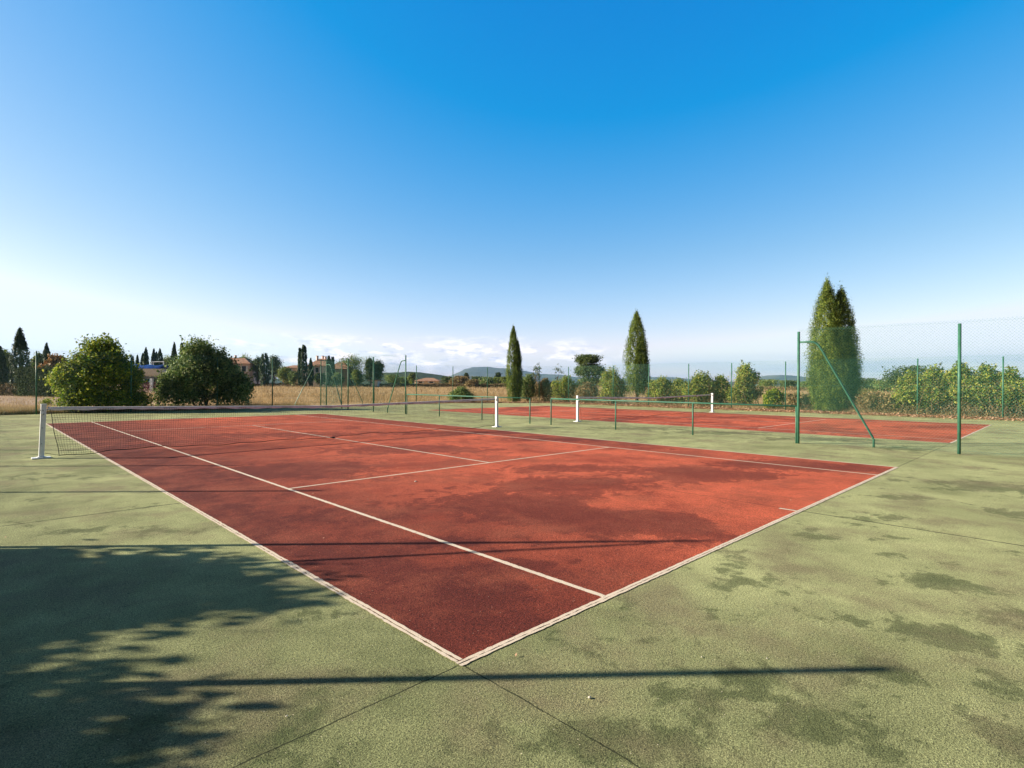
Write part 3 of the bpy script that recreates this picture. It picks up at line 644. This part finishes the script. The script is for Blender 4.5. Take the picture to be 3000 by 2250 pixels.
def hedge(name, label, p0, p1, h, w, mat, n, leaf, cat='hedge', dip=0.0):
    root = empty(name, (*p0, terr(*p0))); tag(root, label, cat); a = np.array(p0); b = np.array(p1)
    t = rng.random(n); dirv = (b-a)/np.linalg.norm(b-a); nr = np.array([-dirv[1], dirv[0]])
    hv = h*(1+.16*np.sin(t*37)+.12*np.sin(t*91+1)+.08*np.sin(t*203))
    top = rng.random(n) < .4; s = rng.uniform(-1, 1, n); zz = rng.random(n)
    side = np.where(top, s, np.sign(s)*rng.uniform(.8, 1, n)); z = np.where(top, rng.uniform(.88, 1.02, n), zz)
    xy = a+(b-a)*t[:, None]+nr*side[:, None]*w/2
    gz = np.array([terr(x, y) for x, y in xy])
    P = np.stack([xy[:, 0], xy[:, 1], gz+z*hv], 1)+rng.normal(0, .05*h, (n, 3)); D = np.stack([nr[0]*side, nr[1]*side, np.where(top, 1.0, .2)], 1)
    quad_obj('foliage', leaf_quads(P, D, leaf), mat, root)
    m = MB()
    for i in range(12):
        q = a+(b-a)*(i+.5)/12; g = terr(*q); limb(m, (q[0], q[1], g-.05), (q[0]+random.uniform(-.3, .3), q[1], g+h*.75), .04, .02, .1, 4, 5)
    m.build('stems', BARK, root)
hedge('hedge', 'tall dark clipped hedge at the far left beside the tall cypress', at(74, 57), at(225, 55), zt(100, 1082, 56)*.84, 1.8, L_DARK, 26000, .15)
hedge('hedge', 'low brown hedge at the far left edge below the cut cypress', at(-60, 58), at(76, 58), 1.1, 1.6, L_BROWN, 5000, .14)
hedge('hedge', 'long low dark hedge along the far edge of the dry field', at(650, 150), at(1560, 152), .9, 1.6, L_BROWN, 16000, .30)
hedge('hedge', 'purplish red hedge below the blue cover, between the round bushes', at(395, 62), at(480, 60), 1.2, 1.2, L_PURP, 2600, .14)
hedge('hedge', 'reddish brown far hedge line across the opening at the right', at(2230, 120), at(2660, 110), .7, 2, L_BROWN, 5000, .28)

# ------------------------------------------------------------------ grass and litter (uncountable)
def blades(n, xf, yf, hf, w, lean=.35):
    P = np.stack([xf, yf], 1); z = np.array([max(-.03, terr(x, y)) for x, y in P]); a = rng.random(n)*6.28; h = hf*rng.uniform(.5, 1.25, n)
    b = np.stack([np.cos(a), np.sin(a), np.zeros(n)], 1)*w/2; B = np.stack([P[:, 0], P[:, 1], z], 1)
    ln = rng.normal(0, lean, (n, 2))*h[:, None]; T = B+np.stack([ln[:, 0], ln[:, 1], h], 1)
    return np.stack([B-b, B+b, T], 1).reshape(-1, 3)
def scatter(n, pxr, dr, power=1.0, clump=None):
    px = rng.uniform(*pxr, n); d = dr[0]+(dr[1]-dr[0])*rng.random(n)**power
    t = (px-1500)/FPX; X = CAM[0]+d*(FW[0]+t*RT[0]); Y = CAM[1]+d*(FW[1]+t*RT[1])
    keep = ~((Y < 33.0) & (X < 33.8)) & ~((X > 14) & (Y < 35.3) & (X < 26)) & ~((X > 25) & (X < 34) & (Y < 35.3-(X-25)*.9))
    return X[keep], Y[keep]
VV = [blades(16000, rng.uniform(-9, 2.2, 16000), 32.5+np.abs(rng.normal(0, .8, 16000)), .33, .018), blades(9000, rng.uniform(2, 14, 9000), 32.5+np.abs(rng.normal(0, .7, 9000)), .30, .018), blades(9000, 34.2+np.abs(rng.normal(0, 1.2, 9000)), rng.uniform(-6, 22, 9000), .34, .016)]
for n, pr, dr, hh, w, pw in [(60000, (640, 1560), (34, 75), .40, .022, 1.5), (26000, (600, 1560), (60, 150), .5, .06, 1.2), (30000, (1500, 2700), (33, 60), .42, .022, 1.6), (14000, (1900, 2800), (45, 130), .5, .05, 1.2), (14000, (-60, 640), (28, 34), .3, .018, 1.2), (6000, (395, 480), (46, 60), .6, .03, 1), (9000, (-60, 640), (34, 60), .18, .03, 1)]:
    X, Y = scatter(n, pr, dr, pw); nz = np.array([mnoise.noise(Vector((x*.18, y*.18, 0)))+.5*mnoise.noise(Vector((x*.9, y*.9, 3))) for x, y in zip(X, Y)])
    k = nz > -.30+.25*rng.random(len(X)); X, Y, nz = X[k], Y[k], nz[k]
    VV.append(blades(len(X), X, Y, hh*np.clip(.7+nz, .35, 1.5), w))
tag(quad_obj('dry_grass', np.concatenate(VV), L_GRASS, per=3), 'tall straw coloured dry grass covering the field behind the fences', 'grass', kind='stuff')
n = 2600; X = rng.uniform(-4.5, 13.5, n); Y = 32.5+np.abs(rng.normal(0, .45, n)); k = np.sin(X*2.1)+np.sin(X*.7+1) > -.6; X, Y = X[k], Y[k]
tag(quad_obj('weeds', np.concatenate([blades(len(X), X, Y, .30, .02), blades(1800, rng.normal(-2.3, 1.2, 1800), rng.normal(33.3, .5, 1800), .36, .02)]), L_WEED, per=3), 'green and yellow weeds along the foot of the far left fence', 'weeds', kind='stuff')
# leaf litter strip on the right and round the far end of the second court
def litter(n):
    Y = rng.uniform(-9, 27, n); X = 32.7+rng.normal(0, .62, n); m = rng.random(n) < .25
    a = rng.uniform(0, 1, n); X2_ = 20+a*13; Y2 = 33.6-np.clip(X2_-25, 0, 9)*.75+rng.normal(0, .3, n)
    X = np.where(m, X2_, X); Y = np.where(m, Y2, Y)
    P = np.stack([X, Y, .02+np.abs(rng.normal(0, .035, n))], 1)
    sp = 260; Q = np.stack([rng.uniform(-3, 31, sp), rng.uniform(-1.5, 30, sp), np.full(sp, .013)], 1)
    return leaf_quads(np.concatenate([P, Q]), np.tile([0, 0, 1.0], (n+sp, 1)), np.concatenate([np.full((n, 1), .10), np.full((sp, 1), .022)]), .6, .35)
tag(quad_obj('leaf_litter', litter(30000), L_LITT), 'brown and pinkish fallen leaves banked along the fence foot', 'fallen leaves', kind='stuff')
mesh_strip = [(32.3, -14, -.012), (34.5, -14, -.012), (34.5, 28, -.012), (32.3, 28, -.012)]
# pebbles and bits on the slab
def pebble(label, u, v, r, mat):
    x, y = gd(u, v); m = MB(); b = []
    for i in range(6):
        for k in range(9):
            t = math.pi*i/5; a = 2*math.pi*k/9; q = 1+random.uniform(-.22, .22)
            m.v.append((x+r*q*math.sin(t)*math.cos(a), y+.7*r*q*math.sin(t)*math.sin(a), max(.001, .004+r*.25+.45*r*q*math.cos(t))))
    for i in range(5):
        for k in range(9): a = i*9+k; c = i*9+(k+1) % 9; m.f.append((a, c, c+9, a+9))
    o = m.build('pebble', mat, None, True); tag(o, label, 'pebble', 'pebbles lying on the courts')
STONE = paint('pale_stone', (.66, .60, .52), .2, .8, 40)
pebble('whitish pebble on the green slab at bottom centre, below the long pole shadow', 1277, 1509, .010, STONE)
pebble('pale pebble on the red court behind the service line', 899, 1041, .020, STONE)
pebble('small pale pebble on green slab right of the baseline', 1519, 1421, .006, STONE)
pebble('tiny pebble at the edge of the tree shadow, left', 623, 1549, .006, STONE)
pebble('light pebble on green slab near the pole shadow tip', 1660, 1424, .006, STONE)

# ------------------------------------------------------------------ houses, boat
WALLP = paint('pink_render', (.66, .54, .52), .12, .9, .8); WALLW = paint('white_render', (.72, .72, .74), .08, .9, .8); WALLY = paint('ochre_render', (.74, .58, .38), .12, .9, .8); WALLG = paint('shaded_render', (.34, .30, .24), .15, .9, .8)  # WALLG: shade on the farmhouse wing put into a darker wall colour
SHUT = paint('pale_shutter', (.66, .72, .78), .1, .6, 3); GLASS = paint('dark_glass', (.03, .035, .05), .2, .15, 3)
def tilemat():
    m, nt = newmat('terracotta_tiles'); p = pos(nt)
    w = nt.nodes.new('ShaderNodeTexWave'); w.inputs['Scale'].default_value = 2.2; w.inputs['Distortion'].default_value = .6; nt.links.new(p, w.inputs[0])
    c = ramp(nt, noise(nt, p, 1.4, 4, .7), [(.3, (.28, .13, .08)), (.5, (.46, .25, .16)), (.7, (.58, .37, .26))])
    c = mix(nt, 1.0, c, ramp(nt, w.outputs[1], [(0, .7), (1, 1.1)]), 'MULTIPLY'); finish(nt, c, .9, w.outputs[1], .5, .05); return m
TILE = tilemat()
def house(label, px, d, wpx, dep, eave, ridge, wall, rot=0.0, windows=(), chim=(), wing=None, hip=.35, name='house'):
    x0, y0 = at(px, d); g = terr(x0, y0)-.2; W = wpx/FPX*d; He = zt(px, eave, d)-g; Hr = zt(px, ridge, d)-g
    root = empty(name, (x0, y0, g)); tag(root, label, 'house', 'farmhouses beyond the dry field')
    ex = Vector((RT[0], RT[1], 0)); ey = Vector((FW[0], FW[1], 0)); R_ = Matrix.Rotation(rot, 3, 'Z'); ex = R_@ex; ey = R_@ey; O = Vector((x0, y0, g))
    def W3(a, b, c): return O+ex*a+ey*b+Vector((0, 0, c))
    def block(cx, cy, w, dd, he, hr, wm, wn='wall', rn='roof'):
        m = MB(); 
        for z in (0, he):
            for a, b in ((-w/2, -dd/2), (w/2, -dd/2), (w/2, dd/2), (-w/2, dd/2)): m.v.append(W3(cx+a, cy+b, z))
        m.f = [(0, 3, 2, 1), (4, 5, 6, 7), (0, 1, 5, 4), (1, 2, 6, 5), (2, 3, 7, 6), (3, 0, 4, 7)]; m.build(wn, wm, root)
        o = .45; m = MB(); E = [(-w/2-o, -dd/2-o), (w/2+o, -dd/2-o), (w/2+o, dd/2+o), (-w/2-o, dd/2+o)]
        for a, b in E: m.v.append(W3(cx+a, cy+b, he-.02))
        for a, b in E: m.v.append(W3(cx+a, cy+b, he+.14))
        rl = w/2*(1-hip*2*min(1, dd/w)); m.v.append(W3(cx-rl, cy, hr)); m.v.append(W3(cx+rl, cy, hr))
        m.f = [(3, 2, 1, 0), (0, 1, 5, 4), (1, 2, 6, 5), (2, 3, 7, 6), (3, 0, 4, 7), (4, 5, 9, 8), (5, 6, 9), (6, 7, 8, 9), (7, 4, 8)]
        return m.build(rn, TILE, root)
    rf = block(0, 0, W, dep, He, Hr, wall)
    if wing:
        wx, ww, wd, we, wr, wmat, wy = wing; s = d/FPX
        block((wx-px)*s, wy, ww*s, wd, zt(px, we, d)-g, zt(px, wr, d)-g, wmat, 'wing_wall', 'wing_roof')
    for (wpx_, wy0, wy1, ww) in windows:
        a = (wpx_-px)/FPX*d; z0 = zt(px, wy1, d)-g; z1 = zt(px, wy0, d)-g; yy_ = -dep/2-.03; c = W3(a, yy_, (z0+z1)/2); rz = math.atan2(ex.y, ex.x)
        wn = MB().box(c, (ww, .08, z1-z0), rz).build('window', GLASS, root)
        for sg in (-1, 1):
            MB().box(W3(a+sg*(ww*.5+ww*.28), yy_-.03, (z0+z1)/2), (ww*.5, .06, z1-z0+.1), rz).build('shutter', SHUT, root)
    for a, b, h in chim:
        c = W3((a-px)/FPX*d, b, Hr+h/2-.7); ch = MB().box(c, (.5, .5, h+.5), 0).build('chimney', WALLP, root); MB().box(c+Vector((0, 0, h/2+.30)), (.62, .62, .10), 0).build('chimney_cap', TILE, root)
    return root
house('pink two-storey house with pale shutters, half behind the olive bush', 695, 152, 108, 9, 1068, 1048, WALLP, .06, [(734, 1074, 1089, 1.0), (713, 1074, 1089, 1.0), (734, 1098, 1112, 1.0)], [(690, 0, 1.0)])
house('white farmhouse with red tiled roof, chimneys and a shade-coloured wing', 945, 152, 62, 9, 1075, 1051, WALLW, .12, [(938, 1079, 1092, 1.1), (925, 1079, 1092, 1.0), (930, 1102, 1114, 1.1)], [(932, -1, 1.1), (943, 1, 1.2), (953, 0, 1.0)], (1000, 52, 8, 1083, 1061, WALLG, -1.5))
house('low ochre bungalow with a shallow tiled roof below the wooded hill', 1258, 220, 70, 9, 1117, 1107, WALLY, -.1, [(1240, 1118, 1122, 1.4), (1272, 1118, 1122, 1.4)], ())
house('pale yellow house hidden behind the lime green tree', 868, 165, 52, 9, 1080, 1070, WALLY, .1, [(862, 1083, 1090, .8)], ())
house('small tiled outbuilding left of the slim pointed cypress', 1388, 190, 22, 6, 1121, 1116, WALLY, 0, [(1388, 1122, 1125, .9)], ())
house('white shed at the right of the farmhouse trees', 1100, 150, 22, 4, 1115, 1111, WALLW, 0, [(1098, 1118, 1123, .8)], ())
# boat under cover and its metal frame
bx, by = at(425, 57); g = terr(bx, by); root = empty('boat', (bx, by, g)); tag(root, 'white boat under a blue cover, half hidden between the two round bushes', 'boat')
z0 = zt(425, 1108, 57); z1 = zt(425, 1080, 57); ex = Vector((RT[0], RT[1], 0)); ey = Vector((FW[0], FW[1], 0)); O = Vector((bx, by, 0))
m = MB(); ns = 12
for i in range(ns+1):
    t = i/ns; w = 1.0*math.sin(math.pi*min(1, .12+t*.9))**.6; s = -2.2+4.4*t
    for a, zz in ((-w, z1), (-w*.75, (z0+z1)/2-.1), (0, z0), (w*.75, (z0+z1)/2-.1), (w, z1)): m.v.append(O+ex*s+ey*a+Vector((0, 0, zz)))
for i in range(ns):
    for k in range(4): m.f.append((i*5+k, i*5+k+1, i*5+6+k, i*5+5+k))
m.f.append((0, 1, 2, 3, 4)[::-1]); m.f.append(tuple(ns*5+k for k in range(5))); m.build('hull', WHITE, root, True)
m = MB()
for i in range(ns+1):
    t = i/ns; w = 1.05*math.sin(math.pi*min(1, .12+t*.9))**.6; s = -1.2+3.6*t
    for a, zz in ((-w, z1-.02), (-w*.5, z1+.22+.05*math.sin(i*2)), (0, z1+.38+.06*math.sin(i*1.4)), (w*.5, z1+.22), (w, z1-.02)): m.v.append(O+ex*s+ey*a+Vector((0, 0, zz)))
for i in range(ns):
    for k in range(4): m.f.append((i*5+k, i*5+k+1, i*5+6+k, i*5+5+k))
m.build('cover', BLUE, root, True)
MB().box(O+ex*-.2+Vector((0, 0, z0+.02)), (3.6, .9, .08), math.atan2(RT[1], RT[0])).build('trailer', STEEL, root)
for s in (-.9, .3): MB().tube([O+ex*s+ey*-.8+Vector((0, 0, .32)), O+ex*s+ey*-.66+Vector((0, 0, .32))], .32, 14).build('wheel', CORD, root)
fx, fy = at(462, 60); root = empty('metal_frame', (fx, fy, terr(fx, fy))); tag(root, 'white tubular frame with a ladder standing behind the blue cover', 'frame')
O = Vector((fx, fy, 0)); s = 60/FPX; zt_ = zt(462, 1060, 60); m = MB()
MB().tube([O+ex*-18*s+Vector((0, 0, zt_)), O+ex*17*s+Vector((0, 0, zt_))], .05, 8).build('crossbar', WHITE, root)
for a in (-18, 17): MB().tube([O+ex*a*s+Vector((0, 0, 0)), O+ex*a*s+Vector((0, 0, zt_+.1))], .05, 8).build('upright', WHITE, root)
m = MB()
for a in (-17, -10): m.tube([O+ex*a*s+ey*-.3, O+ex*a*s+ey*-.1+Vector((0, 0, zt_+.05))], .035, 6)
for k in range(8): zz = .4+k*(zt_-.4)/8; m.tube([O+ex*-17*s+ey*-.2+Vector((0, 0, zz)), O+ex*-10*s+ey*-.2+Vector((0, 0, zz))], .025, 6)
m.build('ladder', WHITE, root)
# hedge shrubs left of the camera (out of frame) that shade the lower left
for lab, x, y, r, hh in [('dense bush behind the left fence shading the slab', -6.0, 6.45, 1.42, 3.0), ('smaller bush behind the left fence, nearer the camera', -5.8, 3.90, 1.15, 2.35), ('low bush behind the left fence, between two larger ones', -6.1, 5.1, 1.0, 2.6)]:
    root = empty('round_bush', (x, y, 0)); tag(root, lab, 'bush')
    lob = [(0, 0, hh*.5, r*.8, r*.8, hh*.45)]+[(math.cos(a)*r*.5, math.sin(a)*r*.5, random.uniform(.4, hh*.75), r*.42, r*.42, r*.45) for a in np.linspace(0, 6, 9)]
    P, D = lobe_cloud(lob, 1100, 18, .12, .1)
    quad_obj('crown', leaf_quads(P+np.array([x, y, 0]), D, .13, .6), L_OLIV, root)
    m = MB()
    for i in range(6): a = i; limb(m, (x, y, -.05), (x+math.cos(a)*r*.5, y+math.sin(a)*r*.5, hh*.7), .04, .01, .1)
    m.build('trunk', BARK, root)

# ------------------------------------------------------------------ hills
def hillmat(name, c0, c1, sc):
    m, nt = newmat(name); p = pos(nt); finish(nt, ramp(nt, noise(nt, p, sc, 6, .7), [(.35, c0), (.65, c1)]), .95, noise(nt, p, sc*3, 5, .7), .8, 2.0); return m
def hill(name, prof, d, depth, mat, rough, seed=0, nu=160, nv=18):
    """prof: [(px, py)] skyline; a real ridge with front and back slopes"""
    pxs = [q[0] for q in prof]; V = []; F = []
    us = np.linspace(pxs[0], pxs[-1], nu)
    for i, u in enumerate(us):
        py = np.interp(u, pxs, [q[1] for q in prof]); H = max(0.0, zt(u, py, d))
        for j in range(nv):
            t = j/(nv-1); dd = d+(t-.5)*2*depth; s = math.cos((t-.5)*math.pi)**1.3
            k = dd/d; x, y = at(u, d); x += FW[0]*(dd-d); y += FW[1]*(dd-d)
            z = -2+(H+2)*s+rough*H*mnoise.fractal(Vector((x/(d*.06), y/(d*.06), seed)), 1.0, 2.1, 6)*min(1, s*2)
            V.append((x, y, z))
    for i in range(nu-1):
        for j in range(nv-1): a = i*nv+j; F.append((a, a+nv, a+nv+1, a+1))
    return tag(mesh_obj(name, V, F, mat, None, True), kind='structure')
HG = hillmat('wooded_hill', (.018, .035, .012), (.06, .09, .028), .06)
HB = hillmat('far_mountain', (.05, .075, .05), (.14, .15, .11), .004)
hill('wooded_hill', [(1040, 1118), (1090, 1095), (1120, 1092), (1180, 1091), (1230, 1092), (1275, 1099), (1320, 1106), (1370, 1116), (1420, 1122)], 620, 150, HG, .12, 1, 400, 24)
hill('mountain', [(1290, 1122), (1330, 1100), (1365, 1081), (1385, 1076), (1430, 1077), (1475, 1079), (1530, 1087), (1580, 1096), (1640, 1098), (1700, 1106), (1760, 1112), (1900, 1104), (1930, 1104), (2010, 1110), (2100, 1118)], 4200, 900, HB, .10, 3, 320, 26)
hill('distant_hill', [(2150, 1122), (2220, 1108), (2255, 1100), (2290, 1098), (2330, 1104), (2370, 1112), (2420, 1114), (2520, 1118), (2620, 1124)], 4000, 700, HB, .06, 5, 200, 18)
hill('distant_hill', [(0, 1098), (80, 1078), (140, 1072), (200, 1082), (420, 1100), (700, 1108), (980, 1110)], 1400, 300, HG, .1, 8, 200, 18)

# ------------------------------------------------------------------ sun, sky
SUN_EL = R(22.8); SH = R(-41.6)                 # direction the shadows run
sd = Vector((-math.cos(SH)*math.cos(SUN_EL), -math.sin(SH)*math.cos(SUN_EL), math.sin(SUN_EL)))
sl = bpy.data.lights.new('sun', 'SUN'); so = bpy.data.objects.new('sun', sl); COL.objects.link(so)
sl.energy = 5.0; sl.angle = R(.5); sl.color = (1.0, .89, .72)
so.rotation_mode = 'QUATERNION'; so.rotation_quaternion = sd.to_track_quat('Z', 'Y')
w = bpy.data.worlds.new('World'); scene.world = w; w.use_nodes = True; nt = w.node_tree; nt.nodes.clear()
sky = nt.nodes.new('ShaderNodeTexSky'); sky.sky_type = 'NISHITA'; sky.sun_disc = False; sky.sun_elevation = SUN_EL
sky.sun_rotation = math.atan2(sd.x, sd.y); sky.altitude = 100; sky.air_density = 1.0; sky.dust_density = .6; sky.ozone_density = 2.0
bg = nt.nodes.new('ShaderNodeBackground'); out = nt.nodes.new('ShaderNodeOutputWorld')
tc = nt.nodes.new('ShaderNodeTexCoord'); dirv = tc.outputs['Generated']
sp = nt.nodes.new('ShaderNodeSeparateXYZ'); nt.links.new(dirv, sp.inputs[0])
def dotc(v):
    n = nt.nodes.new('ShaderNodeVectorMath'); n.operation = 'DOT_PRODUCT'; nt.links.new(dirv, n.inputs[0]); n.inputs[1].default_value = v; return n.outputs['Value']
df = dotc(tuple(FW)); dr_ = dotc(tuple(RT)); az = math_(nt, 'ARCTAN2', dr_, df); el = sp.outputs[2]
cv = nt.nodes.new('ShaderNodeCombineXYZ'); nt.links.new(math_(nt, 'MULTIPLY', az, 9.0), cv.inputs[0]); nt.links.new(math_(nt, 'MULTIPLY', el, 30.0), cv.inputs[1])
n1 = noise(nt, cv.outputs[0], 1.5, 7, .55, .3); n2 = noise(nt, cv.outputs[0], 3.2, 5, .6)
def band(v, pts): return ramp(nt, v, pts)
def rampv(v, pts): return ramp(nt, v, pts)
elm = rampv(math_(nt, 'MULTIPLY', el, 8.0), [(.12, .1), (.30, 1.0), (.50, .85), (.70, 0.0)])
azm = rampv(math_(nt, 'ADD', math_(nt, 'MULTIPLY', az, .5), .5), [(.22, 0.0), (.32, .8), (.50, 1.0), (.55, .6), (.62, .0)])
cl = math_(nt, 'MULTIPLY', math_(nt, 'MULTIPLY', elm, azm), ramp(nt, n1, [(.46, 0.0), (.54, 1.0)]))
ccol = mix(nt, ramp(nt, n2, [(.35, 0.0), (.62, 1.0)]), (3.0, 3.3, 4.2), (8.0, 7.2, 7.2))
skyc = nt.nodes.new('ShaderNodeHueSaturation'); skyc.inputs['Saturation'].default_value = 1.15; nt.links.new(sky.outputs[0], skyc.inputs['Color'])
sc_ = nt.nodes.new('ShaderNodeSeparateColor'); nt.links.new(skyc.outputs[0], sc_.inputs[0])
EXPF = .12*2.0
def chan(k, g, p, off): 
    v = math_(nt, 'POWER', math_(nt, 'MAXIMUM', math_(nt, 'MULTIPLY', sc_.outputs[k], .12), 0.0), p)
    return math_(nt, 'MAXIMUM', math_(nt, 'MULTIPLY', math_(nt, 'ADD', math_(nt, 'MULTIPLY', v, g), off), 1/EXPF), 0.0)
cc = nt.nodes.new('ShaderNodeCombineColor')
for k, (g, p, off) in enumerate(((2.80, 1.0, -.245), (1.60, .96, .0), (1.20, .42, 0.0))): nt.links.new(chan(k, g, p, off), cc.inputs[k])
zen = rampv(el, [(.57, 1.0), (.72, .07)])          # sky dimmed overhead, above the frame, to deepen the shadows
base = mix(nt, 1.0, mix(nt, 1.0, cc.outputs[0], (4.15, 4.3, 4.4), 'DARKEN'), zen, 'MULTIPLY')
base = mix(nt, 1.0, base, rampv(el, [(.0, (1.22, 1.24, 1.36)), (.10, (1.02, 1.06, 1.12)), (.22, 1.0)]), 'MULTIPLY')
base = mix(nt, 1.0, base, rampv(math_(nt, 'ADD', math_(nt, 'MULTIPLY', df, .5), .5), [(.30, .14), (.64, 1.0)]), 'MULTIPLY')  # sky behind and beside the camera dimmed so less fill reaches the shadows
# thin grey-blue layer low on the right
cv2 = nt.nodes.new('ShaderNodeCombineXYZ'); nt.links.new(math_(nt, 'MULTIPLY', az, 4.0), cv2.inputs[0]); nt.links.new(math_(nt, 'MULTIPLY', el, 60.0), cv2.inputs[1])
n3 = noise(nt, cv2.outputs[0], 1.0, 5, .5, .2)
lay = math_(nt, 'MULTIPLY', rampv(math_(nt, 'MULTIPLY', el, 8.0), [(.0, .4), (.16, 1.0), (.30, .8), (.46, 0.0)]), rampv(math_(nt, 'ADD', math_(nt, 'MULTIPLY', az, .5), .5), [(.50, 0.0), (.62, .75), (1.0, .9)]))
lay = math_(nt, 'MULTIPLY', lay, ramp(nt, n3, [(.35, .15), (.60, 1.0)]))
base = mix(nt, math_(nt, 'MULTIPLY', lay, .62), base, (2.6, 3.4, 4.5))
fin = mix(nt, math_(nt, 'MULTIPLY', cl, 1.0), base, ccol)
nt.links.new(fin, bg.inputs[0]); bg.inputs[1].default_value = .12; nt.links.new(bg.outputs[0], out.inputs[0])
# air: one closed box of thin even haze
hm = bpy.data.materials.new('haze_air'); hm.use_nodes = True; hn = hm.node_tree; hn.nodes.clear()
pv = hn.nodes.new('ShaderNodeVolumePrincipled'); pv.inputs['Density'].default_value = 1.1e-4; pv.inputs['Color'].default_value = (.34, .62, 1, 1); pv.inputs['Anisotropy'].default_value = .2
ho = hn.nodes.new('ShaderNodeOutputMaterial'); hn.links.new(pv.outputs[0], ho.inputs['Volume'])
hb = MB().box((CAM[0], CAM[1], 108), (12600, 12600, 224)).build('haze', hm); tag(hb, 'thin pale blue haze in the air', 'haze', kind='stuff')
scene.view_settings.view_transform = 'Standard'; scene.view_settings.look = 'None'; scene.view_settings.exposure = 1.0; scene.view_settings.gamma = 1.0
scene.render.engine = 'CYCLES'
scene.cycles.use_denoising = True
scene.cycles.transparent_max_bounces = 8; scene.cycles.max_bounces = 6
